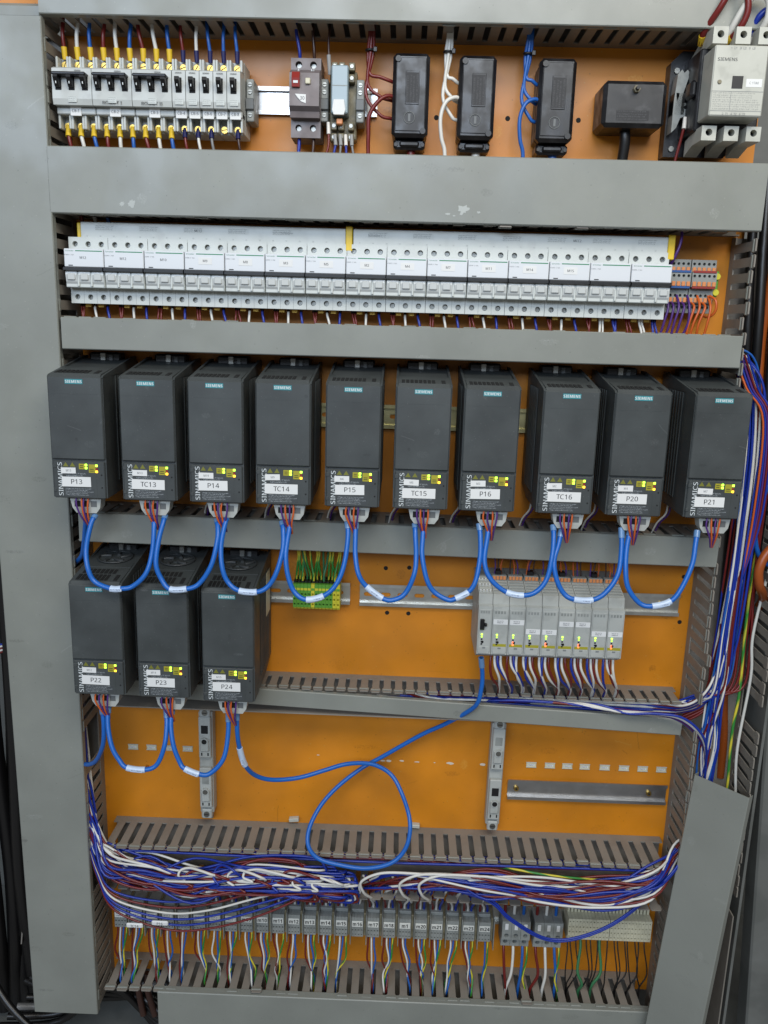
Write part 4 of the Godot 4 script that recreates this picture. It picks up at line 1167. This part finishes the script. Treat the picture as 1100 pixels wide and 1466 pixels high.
func build_cables() -> void:
	for q in LOOPS:
		blue_cable(q[2], q[3], "blue cable looping from the drive labelled %s to %s" % [q[0], q[1]])
	blue_cable(LONG, 2, "long blue cable looping from drive P24 to the head module")
	blue_cable(STUB_A, -1, "blue cable running from drive P13 into the left duct", 1)
	blue_cable(STUB_B, -1, "blue cable running from drive P22 into the left duct", 1)

	# wires of the top row
	var hues := ["red", "white", "blue", "red", "white", "blue", "red", "white", "blue"]
	for k in 9:
		var x := -452.4 + 17.15 * k
		var c: String = hues[k]
		var dx := rng.randf_range(-8, 3)
		ferruled([V(x, 1822, 50), V(x, 1834, 52), V(x + dx * 0.5, 1850, 54), V(x + dx, 1866, 50), V(x + dx, 1892, 46)], 2.5, c if c != "blue" else "mid_blue", "yellow", "%s wire with yellow ferrule entering the top of breaker CB-%d" % [c, k / 3 + 1], "wires at the top-row breakers")
		dx = rng.randf_range(0, 8)
		ferruled([V(x, 1740, 50), V(x + 1, 1728, 54), V(x + dx * 0.6, 1716, 54), V(x + dx, 1700, 50)], 2.5, c if c != "blue" else "mid_blue", "yellow", "%s wire with yellow ferrule leaving the bottom of breaker CB-%d" % [c, k / 3 + 1], "wires at the top-row breakers")
	var singles := ["red", "white", "mid_blue", "mid_blue", "mid_blue"]
	var lower := ["red", "white", "grey", "", "brown"]
	for k in 5:
		var x := -297.5 + 17.6 * k
		var dx := rng.randf_range(-4, 8)
		ferruled([V(x, 1822, 50), V(x, 1834, 52), V(x + dx * 0.5, 1850, 54), V(x + dx, 1866, 50), V(x + dx, 1892, 46)], 2.2, singles[k], "navy", "%s wire with navy ferrule entering the top of breaker CB-%d" % [singles[k].replace("mid_", ""), k + 4], "wires at the top-row breakers", 13, 3.2)
		if lower[k] != "":
			ferruled([V(x, 1740, 50), V(x + 1, 1728, 54), V(x + 3, 1716, 54), V(x + 6, 1700, 50)], 1.9, lower[k], "navy", "%s wire with navy ferrule leaving the bottom of breaker CB-%d" % [lower[k], k + 4], "wires at the top-row breakers", 12, 3.2)
	# safety breaker and relay leads
	for q in [[-147.0, "blue", -152.0], [-128.0, "brown", -130.0]]:
		wire("lead_wire", [V(q[0], 1826, 40), V(q[0], 1840, 44), V(q[2], 1866, 44), V(q[2], 1890, 44)], 2.2, q[1], "%s wire entering the top of the brown safety breaker" % q[1])
		wire("lead_wire", [V(q[0], 1736, 44), V(q[0], 1722, 46), V(q[0] - 2, 1700, 46)], 2.2, q[1], "%s wire leaving the bottom of the brown safety breaker" % q[1])
	ferruled([V(-107, 1812, 48), V(-108, 1828, 50), V(-109, 1850, 48), V(-108, 1868, 46), V(-108, 1890, 46)], 1.6, "brown", "grey", "brown wire with grey sleeve rising from the relay socket", "relay socket leads", 22, 2.8)
	for k in 5:
		var x: float = [-108.0, -99.0, -92.0, -85.0, -77.0][k]
		ferruled([V(x, 1737 if k else 1752, 50), V(x + 1, 1724, 54), V(x + 2 * (k - 2), 1708, 54), V(x + 2 * (k - 2), 1696, 52)], 1.6, ["red", "blue", "grey", "blue", "grey"][k], ["white", "grey", "grey", "white", "grey"][k], ["red wire below the relay socket, with a long white sleeve", "blue wire below the relay socket beside the red one", "grey wire below the relay socket, in the middle", "blue wire below the relay socket, with a white sleeve", "grey wire below the relay socket beside the end bracket"][k], "relay socket leads", 14, 2.6)
	solo("white_clip", S().box(V(-2.5, 0, 8), V(2.5, 34, 16), 1.2).cyl(V(0, 38, 8), V(0, 38, 14), 3, 2.6, 10).cyl(V(0, -4, 8), V(0, -4, 14), 3, 2.6, 10), M.paper, V(-57, 1762, 0), "white plastic rail clip beside the end bracket of the relay", "clip")

	# feeds of the three junction boxes
	for q in [[-54.0, 0.0, "red"], [47.0, 86.0, "white"], [150.0, 189.0, "blue"]]:
		var X: float = q[0]
		var bx: float = -26.0 + q[1] + (0.0)
		if q[2] == "white": bx = 61.0
		if q[2] == "blue": bx = 164.0
		var c: String = q[2] if q[2] != "blue" else "mid_blue"
		var ends := [1807.0, 1784.0, 1762.0]
		for k in 3:
			wire("feed_wire", [V(X - 2 + 2.4 * k, 1892, 46), V(X - 2 + 2.4 * k, 1862, 46), V(X - 4 + 3.2 * k, 1838, 42 + 3 * (k % 2)), V(X - 6 + 4.0 * (2 - k) * 0.6, 1815 - 12 * k, 42), V(lerpf(X, bx, 0.45), ends[k] + 4, 42), V(bx, ends[k], 38), V(bx + 8, ends[k], 32)], 2.3, c, "%s wire bending from the top duct into its junction box" % q[2], "wires feeding the junction boxes", 6, 8)
		wire("feed_wire", [V(bx + 6, 1785, 44), V(bx - 4, 1787, 50), V(bx - 16, 1780, 54), V(X + 0 if q[2] == "red" else X - 8, 1762, 54), V(X - 1 if q[2] == "red" else X - 6, 1738, 52), V(X - 1 if q[2] == "red" else X - 1, 1722, 50), V(X, 1700, 48)], 2.6, "red" if q[2] == "red" else c, "%s wire looping out of its junction box down into the wide duct" % q[2], "wires leaving the junction boxes", 6, 8)
		var tie := []
		for k in 13:
			var a := TAU * k / 12
			tie.append(V(X - 1 + 5.6 * cos(a), 1842, 44 + 5.0 * sin(a)))
		var z := solo("cable_tie", S().tube(tie, 1.6, 6).box(V(X + 3, 1839, 46), V(X + 8, 1845, 51), 0.6), M.black, V(0, 0, 0), "black cable tie round the %s feed wires" % q[2], "cable tie", "cable ties in the top row")
		wire("feed_wire", [V(bx + 27, 1736, 22), V(bx + 28, 1722, 26), V(bx + 28, 1696, 26)], 6.0, "red" if q[2] == "red" else c, "thick %s lead leaving the clamp under its junction box" % q[2], "leads under the junction boxes", 4, 10)
	solo("crimp_lug", S().box(V(0, 0, 0), V(48, 5, 10), 1.2), M.zinc, V(-74, 1709, 40), "flat metal strip peeping over the wide duct under the red junction box", "metal strip")

	# contactor feeds
	for q in [["red", [V(362, 1852, 66), V(361, 1862, 80), V(372, 1884, 98), V(384, 1910, 104)]], ["white", [V(388, 1848, 76), V(392, 1866, 92), V(402, 1888, 104), V(414, 1896, 106), V(426, 1888, 106), V(428, 1868, 100), V(420, 1850, 76)]], ["red", [V(388, 1848, 80), V(396, 1858, 98), V(402, 1876, 106), V(398, 1900, 108), V(392, 1925, 108)]], ["blue", [V(416, 1850, 70), V(419, 1868, 84), V(428, 1882, 92), V(450, 1890, 94)]]]:
		ferruled(q[1], 4.0, q[0], "yellow" if q[0] != "blue" else "grey", "thick %s wire rising from the contactor, %s" % [q[0], "bent over like a hook" if q[0] == "white" else ("running to the right" if q[0] == "blue" else ("at its outer terminal" if q[1][0].x < 370 else "between its first two terminals"))], "thick wires on the contactor", 12, 4.4)
	ferruled([V(356, 1768, 52), V(355, 1756, 54), V(353, 1738, 50), V(350, 1715, 46), V(350, 1696, 44)], 1.9, "red", "white", "red wire with white sleeve below the auxiliary contact", "", 14, 2.8)

	# white breaker feeds
	for k in 3:
		ferruled([V(-443 + 18 * k, 1600, 34), V(-443 + 18 * k, 1612, 36), V(-446 + 18 * k, 1628, 38), V(-450 + 17 * k, 1650, 40)], 2.6, ["red", "white", "mid_blue"][k], "green", "%s wire with green ferrule feeding the first white breaker" % ["red", "white", "blue"][k], "wires feeding the first white breaker", 10, 3.4)
	for k in 45:
		var x := -458 + 54.0 * (k / 3) + 9.2 + 17.8 * (k % 3)
		var c: String = ["red", "white", "blue"][k % 3]
		var twin := k >= 39
		for j in 2 if twin or k % 3 == 0 else 1:
			var xx := x + (j * 3.6 - 1.0 if twin or k % 3 == 0 else 0.0)
			var dx := rng.randf_range(-1, 6)
			ferruled([V(xx, 1515, 40), V(xx, 1507, 43), V(xx + dx * 0.5, 1497, 46), V(xx + dx, 1484, 46), V(xx + dx, 1465, 44)], 1.75 if j == 0 and k % 3 else 1.4, c, "black" if not twin else c.replace("blue", "navy"), "%s wire leaving the bottom of the %s" % [c, "white breaker marked " + ["M12", "M12", "M10", "M9", "M8", "M3", "M5", "M2", "M4", "M7", "M11", "M14", "M15", "", ""][k / 3] if k < 39 else "unmarked white breakers, one of a pair"], "wires below the white breakers", 6, 2.2)
	# distribution terminal wires
	wire("control_wire", [V(357, 1584, 46), V(360, 1596, 56), V(366, 1618, 56), V(366, 1650, 46)], 2.0, "violet", "violet wire dropping from the wide duct to the distribution terminal")
	for k in 9:
		var vio := k < 5
		var x := 357.0 + 7.2 * k if vio else 392.0 + 7.4 * (k - 5)
		wire("control_wire", [V(x, 1537 if k % 2 else 1546, 42), V(x + 1, 1530, 54), V(x + rng.randf_range(-6, 1), 1508, 54), V(x - 5 + rng.randf_range(-2, 2), 1486, 48), V(x - 5, 1468, 46)], 1.7, "violet" if vio else "orange", "%s wire falling from the distribution terminal into the narrow duct" % ("violet" if vio else "orange"), "wires below the distribution terminal", 5, 7)
	wire("control_wire", [V(415, 1546, 46), V(421, 1540, 54), V(422, 1526, 54), V(416, 1518, 46), V(410, 1522, 30)], 1.8, "orange", "orange wire looping back at the end of the distribution terminal")

func tangle(count: int, guides: Array, jit: Vector3, stray: float, called: String, place: String, group: String, r := 1.9, tail = null, mix := ["white", "blue", "red", "blue", "red", "white", "blue", "red", "blue"]) -> void:
	for k in count:
		var c: String = mix[k % mix.size()]
		var pts := []
		var lane := V(rng.randf_range(-1, 1), rng.randf_range(-1, 1), rng.randf_range(-1, 1))
		for g in guides.size():
			var o := V(rng.randf_range(-1, 1), rng.randf_range(-1, 1), rng.randf_range(-1, 1))
			var m := lane * (1.0 - stray) + o * stray
			var gv: Vector3 = guides[g]
			pts.append(gv + m * jit)
		if tail != null: tail.call(pts)
		wire(called, pts, r * rng.randf_range(0.9, 1.1), c, "%s wire %s" % [c.replace("mid_", "bright "), place], group, 6, 7)

func build_bundles() -> void:
	# the tangle left: out of the left duct and along the open duct
	tangle(74, [V(-484, 900, 54), V(-478, 810, 64), V(-470, 742, 76), V(-456, 694, 86), V(-430, 664, 92), V(-372, 648, 95), V(-300, 642, 98), V(-215, 650, 98)], V(8, 32, 22), 0.5, "loose_wire", "in the loose tangle coming out of the left duct", "loose wires of the left tangle", 1.85, func(p: Array):
		for i in 4:
			p[i].z = minf(p[i].z, [62.0, 68.0, 74.0, 80.0][i])
			if i == 3: p[i].x = maxf(p[i].x, -459.0)
		var ex := rng.randf_range(-150, -62)
		var yy: float = p[-1].y
		p.append(V(ex, yy + rng.randf_range(-8, 8), 96 + rng.randf_range(-12, 14)))
		if rng.randf() < 0.45:
			p.append(V(ex + 22, yy - 8, 96))
			p.append(V(ex + 16, yy - 20, 90))
			p.append(V(ex - 20, yy - 24, 80))
			p.append(V(ex - 70, yy - 20, 70))
		else:
			p.append(V(ex + 20, yy - 10, 86))
			p.append(V(ex + 24, 606, 60))
			p.append(V(ex + 20, 566, 34)))
	# loops standing up out of it
	for q in [[-215, 658, "white", 30.0, 13.0], [-245, 662, "blue", 20.0, 17.0], [-275, 654, "red", 36.0, 13.0], [-110, 656, "white", 34.0, 12.0], [-150, 652, "blue", 26.0, 14.0], [-90, 654, "white", 24.0, 10.0], [-180, 664, "white", 40.0, 9.0], [-200, 646, "red", 26.0, 11.0], [-130, 664, "red", 30.0, 9.0], [-290, 662, "white", 30.0, 9.0]]:
		var p := []
		for k in 8:
			var a := -0.6 + 4.6 * k / 7.0
			p.append(V(q[0] + q[3] * cos(a), q[1] + q[4] * sin(a), 108 + 6 * sin(a * 2.0)))
		p.append(V(q[0] - q[3] * 2.2, q[1] - q[4] - 4, 100))
		p.append(V(q[0] - q[3] * 4.0, q[1] - q[4] + 2, 92))
		wire("loose_wire", p, 2.0, q[2], "%s wire bent into a slack loop on the left tangle" % q[2], "slack loops on the left tangle", 6, 8)
	# slack wires hanging under the left tangle
	for k in 6:
		var c: String = ["red", "blue", "blue", "white", "red", "blue"][k]
		var s := 5.0 * k
		wire("loose_wire", [V(-486, 760, 56), V(-472, 690 + s * 0.6, 74), V(-452, 630 + s * 0.9, 88), V(-424, 584 + s * 1.4, 98), V(-344, 556 + s * 2.0, 100), V(-277, 562 + s * 2.2, 102), V(-199, 588 + s * 2.2, 102), V(-130, 622 + s, 96), V(-100, 640, 80)], 1.7, c, "%s wire hanging slack below the left tangle" % c, "slack wires below the left tangle", 7, 8)
	for q in [["P16", -352, 572], ["TC14", -392, 566]]:
		var t := thing("wire_tag", "white sleeve tag hanging on a slack wire, reading %s" % q[0], "tag", V(q[1], q[2], 106), "white tags on the slack wires")
		part(t, "sleeve", S().box(V(-13, -4, -2), V(13, 4, 2), 1.6), M.paper)
		text(t, "lettering", q[0], 4.2, M.ink, V(0, 0, 2.1))
	# right-hand tangle
	tangle(58, [V(30, 628, 62), V(60, 660, 92), V(150, 660, 98), V(240, 652, 98), V(330, 652, 98), V(405, 670, 94), V(448, 694, 84), V(474, 740, 66), V(486, 800, 56)], V(7, 28, 20), 0.42, "loose_wire", "in the bundle sweeping right along the open duct", "loose wires of the right bundle", 1.85, func(p: Array):
		for i in p.size():
			if p[i].x > 425.0: p[i].z = minf(p[i].z, 68.0)
		var sx := rng.randf_range(-40, 150)
		p[0] = V(sx, 622, 64 + rng.randf_range(-6, 12))
		p[1] = V(maxf(sx + 14, 10 + rng.randf_range(0, 40)), 650 + rng.randf_range(-12, 18), 92)
		if p[1].x > p[2].x - 20: p.remove_at(2)
		p.push_front(V(sx - 4, 590, 46)))
	for q in [[40, 660, 0], [70, 664, 1], [-20, 655, 2]]:
		wire("loose_wire", [V(q[0] + 300, 656, 84), V(q[0] + 200, 662, 94), V(q[0] + 110, 672, 102), V(q[0] + 60, 677, 105), V(q[0] + 12, 676, 106), V(q[0] - 18, 660, 106), V(q[0] - 14, 636, 100), V(q[0] - 2, 612, 80), V(q[0] + 2, 586, 52)], 2.1, "white", "white wire arching down from the open duct to the terminals", "white arching wires over the terminals", 7, 8)
	for k in 2:
		wire("loose_wire", [V(92, 650 + 5 * k, 98), V(160, 632 + 5 * k, 104), V(194, 602 + 4 * k, 106), V(251, 570 + 3 * k, 106), V(305, 576 + 3 * k, 106), V(367, 612 + 3 * k, 104), V(435, 686 + 3 * k, 98), V(470, 740, 80)], 1.9, "blue", "blue wire sagging in a long curve over the beige terminals", "sagging blue wires over the beige terminals", 8, 8)
	wire("loose_wire", [V(160, 664, 60), V(200, 676, 84), V(250, 674, 92), V(320, 668, 90), V(400, 664, 84), V(440, 676, 70)], 1.8, "yellow_green", "single yellow-green wire lying in the open duct", "", 7, 8)
	# horizontal lay of wires inside the open duct
	for k in 8:
		var c: String = ["blue", "white", "red", "blue"][k % 4]
		wire("loose_wire", [V(-440, 668 + 1.6 * k, 50 + 4 * k), V(-200, 666 + 1.8 * k, 46 + 5 * k), V(0, 664 + 2.2 * k + rng.randf_range(-3, 3), 46 + 5 * k), V(200, 666 + 1.8 * k + rng.randf_range(-3, 3), 46 + 5 * k), V(430, 668 + 1.5 * k, 50 + 4 * k)], 2.0, c, "%s wire lying straight along the inside of the open duct" % c, "wires lying inside the open duct", 8, 7)
	# inside the sagging duct
	for k in 14:
		var c: String = ["blue", "blue", "red", "white", "blue"][k % 5]
		var y := 922 + 2.2 * k
		wire("loose_wire", [V(-60 + 12 * k, minf(y, 942), 26 + rng.randf_range(-8, 8)), V(80, minf(y, 940), 36 + rng.randf_range(-12, 10)), V(260, minf(y, 942), 36 + rng.randf_range(-10, 8)), V(400, 926 + 1.2 * k, 40), V(440, 932 + 1.6 * k, 46 + 1.5 * k), V(468, 948 + 2.4 * k, 54 + k), V(484, 985 + 3 * k, 58), V(488 + rng.randf_range(-8, 8), 1080, 58)], 1.9, c, "%s wire running from the sagging duct up the right duct" % c, "wires turning from the sagging duct into the right duct", 7, 7)
	# lay of wires on the sagging cover
	for k in 6:
		var c: String = ["blue", "red", "blue", "white", "white", "blue"][k]
		wire("loose_wire", [V(140 + 24 * k, 938, 44), V(200 + 22 * k, 948, 60 + k), V(300 + 10 * k, 946 - k, 66 + 2 * k), V(390, 939 + k, 70 + 2 * k), V(432, 930 + 2 * k, 74 + 2 * k), V(466, 898 + 2 * k, 72 + 2 * k), V(482, 850, 62), V(484, 780, 52)], 2.0, c, "%s wire lying on the sagging cover and dropping into the right duct" % c, "wires lying over the sagging cover", 7, 8)
	# right vertical bundle
	tangle(40, [V(428, 1474, 46), V(464, 1462, 50), V(486, 1420, 54), V(493, 1330, 54), V(494, 1200, 58), V(490, 1075, 60), V(486, 985, 60)], V(15, 9, 18), 0.25, "riser_wire", "in the thick bundle rising through the right duct", "riser wires in the right duct", 1.6, func(p: Array):
		if rng.randf() < 0.5:
			p.append(V(462, 958 + rng.randf_range(-10, 14), 58))
			p.append(V(430, 940 + rng.randf_range(-8, 12), 44))
		else:
			p.append(V(484 + rng.randf_range(-14, 16), 880, 56))
			p.append(V(484 + rng.randf_range(-14, 16), 760, 50)), ["blue", "white", "blue", "mid_blue", "white", "blue", "red"])
	for k in 5:
		wire("riser_wire", [V(452 + 3 * k, 1470, 60 + 4 * k), V(470 + 4 * k, 1425, 70), V(496 + 3 * k, 1380, 76), V(500 + 3 * k, 1250, 74), V(496, 1150, 70)], 1.5, ["orange", "blue", "violet", "red", "blue"][k], "%s wire bending from the narrow duct into the right duct" % ["orange", "blue", "violet", "red", "blue"][k], "wires bending into the right duct", 6, 7)
	for k in 6:
		wire("riser_wire", [V(502 + 6 * k, 1330, 26 + 6 * (k % 3)), V(508 + 5 * k, 1150, 30 + 5 * ((k + 1) % 3)), V(510 + 5 * k, 1040, 34 + 6 * (k % 2)), V(500 + 6 * k, 975, 44), V(474 + 3 * k, 934 + 6 * k, 46), V(446, 912 + 5 * k, 40)], 2.0, "red", "red wire sweeping down the far side of the right duct", "red wires on the far side of the right duct", 6, 7)
	# cables along the right edge
	for q in [[[V(512, 1560, -10), V(524, 1450, 0), V(534, 1340, 0), V(536, 1200, -10), V(530, 1080, -20)], "beside the drive labelled P21"], [[V(592, 1236, 60), V(554, 1218, 70), V(527, 1196, 74), V(517, 1170, 76), V(522, 1146, 72), V(534, 1130, 58), V(546, 1112, 36), V(552, 1080, 4), V(554, 1000, -30)], "bent into a loop beside the right duct"], [[V(514, 980, -10), V(507, 937, 0), V(498, 886, 0), V(490, 820, -4)], "dropping straight behind the white wires"], [[V(518, 1010, 0), V(520, 944, 4), V(528, 870, 4), V(532, 800, 0)], "running down to the loose cover"]]:
		wire("thick_cable", q[0], 6.5, "thick_orange", "thick orange cable " + q[1], "thick orange cables", 7, 12, "cable")
	wire("thick_cable", [V(530, 1700, 40), V(536, 1560, 30), V(528, 1460, 20), V(548, 1380, 10), V(560, 1260, 10)], 8.0, "black", "thick black cable at the right edge beside the wide duct", "", 6, 12, "cable")
	for k in 6:
		var c: String = ["black", "black", "thick_orange", "black", "brown", "black"][k]
		wire("riser_cable", [V(470 + 13 * k, 1700, 20 + 5 * (k % 2)), V(472 + 13 * k, 1600, 26 + 8 * (k % 3)), V(478 + 12 * k, 1500, 22 + 8 * ((k + 1) % 3)), V(488 + 10 * k, 1400, 20 + 6 * (k % 2)), V(494 + 9 * k, 1250, 14), V(500 + 8 * k, 1050, 10)], 6.5, c, "%s cable running up the right duct behind the thin wires" % c.replace("thick_", ""), "cables behind the thin wires in the right duct", 6, 10, "cable")
	wire("thick_cable", [V(480, 1640, 84), V(500, 1636, 88), V(530, 1612, 80)], 3.6, "lan", "bright blue cable at the right end of the wide duct", "", 6, 12, "cable")
	wire("thick_cable", [V(552, 1330, 40), V(524, 1280, 48), V(516, 1220, 50), V(530, 1180, 44), V(560, 1160, 40)], 3.6, "lan", "bright blue cable bowing out of the right duct", "", 7, 12, "cable")
	wire("edge_wire", [V(556, 1480, 20), V(558, 1340, 30), V(556, 1240, 40), V(550, 1182, 40), V(536, 1061, 42), V(540, 993, 44), V(534, 875, 44), V(540, 800, 44)], 2.2, "white", "white wire running down the right edge of the right duct", "", 7, 8)
	wire("edge_wire", [V(536, 1420, 20), V(530, 1260, 30), V(524, 1090, 40), V(526, 969, 44), V(522, 900, 46), V(526, 800, 46)], 2.2, "yellow_green", "yellow-green wire running down the right edge of the right duct", "", 7, 8)
	# wire seen through the slots of the left duct
	for k in 8:
		wire("riser_wire", [V(-500 + 3 * k, 1680, 30 + 4 * k), V(-496 + 3 * k, 1450, 34 + 4 * k), V(-498 + 3 * k, 1150, 30 + 4 * k), V(-494 + 3 * k, 900, 34 + 4 * k), V(-488 + 2 * k, 780, 44 + 3 * k)], 2.2, ["blue", "red", "blue", "violet"][k % 4], "%s wire running up inside the covered left duct" % ["blue", "red", "blue", "violet"][k % 4], "wires inside the left duct", 5, 6)

func build_background() -> void:
	var d := duct("floor_duct", "pale slotted duct lying in the dark beyond the left cover", V(-640, 470, -40), 190, 70, 60, 20, 8, 0.0, "plain", "slots", M.duct)
	d.rotation = Vector3(1.25, 0.0, -1.9)
	structure("corner_panel", S().box(V(-760, 1880, -3), V(-477, 2050, 0)), M.panel)
	solo("corner_duct_cover", S().box(V(0, 0, 0), V(190, 19, 62), 4), M.cover, V(-664, 1864, 2), "pale grey duct end above the long left cover", "duct cover")
	wire("thick_cable", [V(-720, 470, -10), V(-680, 400, 20), V(-630, 350, 50), V(-560, 300, 70)], 6.0, "black", "dark grey cable crossing the foot of the left cover", "", 6, 10, "cable")
	wire("thick_cable", [V(-700, 400, 10), V(-690, 330, 20), V(-670, 270, 30)], 6.0, "grey", "grey cable beyond the foot of the left cover", "", 6, 10, "cable")
	for k in 9:  # added cables; their black colour stands in for the gap's shade
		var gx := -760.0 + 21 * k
		wire("thick_cable", [V(gx - 10, 1400, -60 - 20 * (k % 3)), V(gx, 1100, -50 - 20 * (k % 3)), V(gx + rng.randf_range(-14, 14), 800, -46 - 20 * (k % 3)), V(gx + rng.randf_range(-14, 14), 520, -40 - 18 * (k % 3)), V(gx + 10, 260, -40)], 13.0, "black", "added thick black cable darkening the gap beyond the left cover", "added black cables beyond the left cover", 6, 12, "cable")
	for k in 9:
		wire("thick_cable", [V(-660 + 12 * k, 300 + 9 * (k % 4), 40 - 12 * k), V(-560, 296 + 8 * k, 20 - 10 * k), V(-470, 300 + 9 * (8 - k), 20 - 9 * k), V(-400, 300 + 6 * k, 10 - 8 * k), V(-340, 300, 0)], 6.0, ["black", "black", "grey"][k % 3], "%s cable lying in a heap under the left cover" % ["black", "black", "grey"][k % 3], "cables heaped under the left cover", 6, 9, "cable")
	for k in 5:
		wire("thick_cable", [V(-640 + 10 * k, 330 + 7 * k, -30), V(-560, 318 + 8 * k, -10), V(-480, 330 + 10 * k, 0), V(-420, 342 - 6 * k, 10), V(-380, 320 - 8 * k, 20), V(-300, 280, 20)], 6.5, "black", "black cable lying in the bottom of the cabinet", "black cables at the cabinet bottom", 6, 9, "cable")
	for k in 2:
		wire("thick_cable", [V(-418 + 14 * k, 400, 18), V(-420 + 16 * k, 366, 20), V(-412 + 20 * k, 320, 24)], 5.5, "brown", "brown cable end below the lowest duct", "brown cables at the cabinet bottom", 5, 10, "cable")
	for k in 5:
		wire("stray_wire", [V(-700, 940 + 5 * k, -40), V(-660, 948 + 4 * k, -38), V(-610, 968 + 2 * k, -40)], 2.0, ["red", "white", "red", "white", "blue"][k], "%s wire in the gap beyond the left cover" % ["red", "white", "red", "white", "blue"][k], "stray wires beyond the left cover", 4, 6)

func _ready() -> void:
	rng.seed = 20
	# camera
	var cam := Camera3D.new()
	cam.name = "camera"
	add_child(cam)
	cam.position = Vector3(0, 1.5, 1.2356)
	cam.rotation_degrees = Vector3(-12.80, 0.985, 1.62)
	cam.fov = 62.83
	cam.near = 0.05
	cam.far = 30.0
	cam.current = true
	# the dim grey room around the cabinet, and its lamps
	var env := Environment.new()
	env.background_mode = Environment.BG_COLOR
	env.background_color = Color(0.41, 0.41, 0.405)
	env.background_energy_multiplier = 1.0
	env.tonemap_mode = Environment.TONE_MAPPER_LINEAR
	env.tonemap_exposure = 1.44
	env.sdfgi_enabled = true
	env.ssao_enabled = true
	env.ssil_enabled = true
	var we := WorldEnvironment.new()
	we.name = "room_environment"
	we.environment = env
	add_child(we)
	# two rows of ceiling lamps: one nearly overhead, one farther back in the room and cooler
	for q in [["ceiling_lamp", Vector3(0.4, 2.7, 1.5), Vector3(0.05, 1.4, 0), Vector2(1.5, 0.7), Color(1.0, 0.985, 0.95), 2.3], ["far_ceiling_lamp", Vector3(-1.0, 2.7, 3.8), Vector3(-0.1, 1.5, 0), Vector2(3.4, 0.8), Color(0.84, 0.91, 1.0), 8.0]]:
		var lamp := AreaLight3D.new()
		lamp.name = q[0]
		add_child(lamp)
		lamp.area_size = q[3]
		lamp.look_at_from_position(q[1], q[2])
		lamp.light_color = q[4]
		lamp.light_energy = q[5]
		lamp.shadow_enabled = true
		lamp.area_range = 15.0
	make_materials()
	build_setting()
	build_ducts()
	build_rails()
	holder_strip(V(-294, 706, 0), "upright grey support strip under the drive labelled P24", 0.0, 1)
	holder_strip(V(168, 704, 0), "upright grey support strip beside the short bright rail", -0.01, 0)
	build_white_breakers()
	build_top_row()
	build_drives()
	build_terminals()
	build_cables()
	build_bundles()
	build_background()
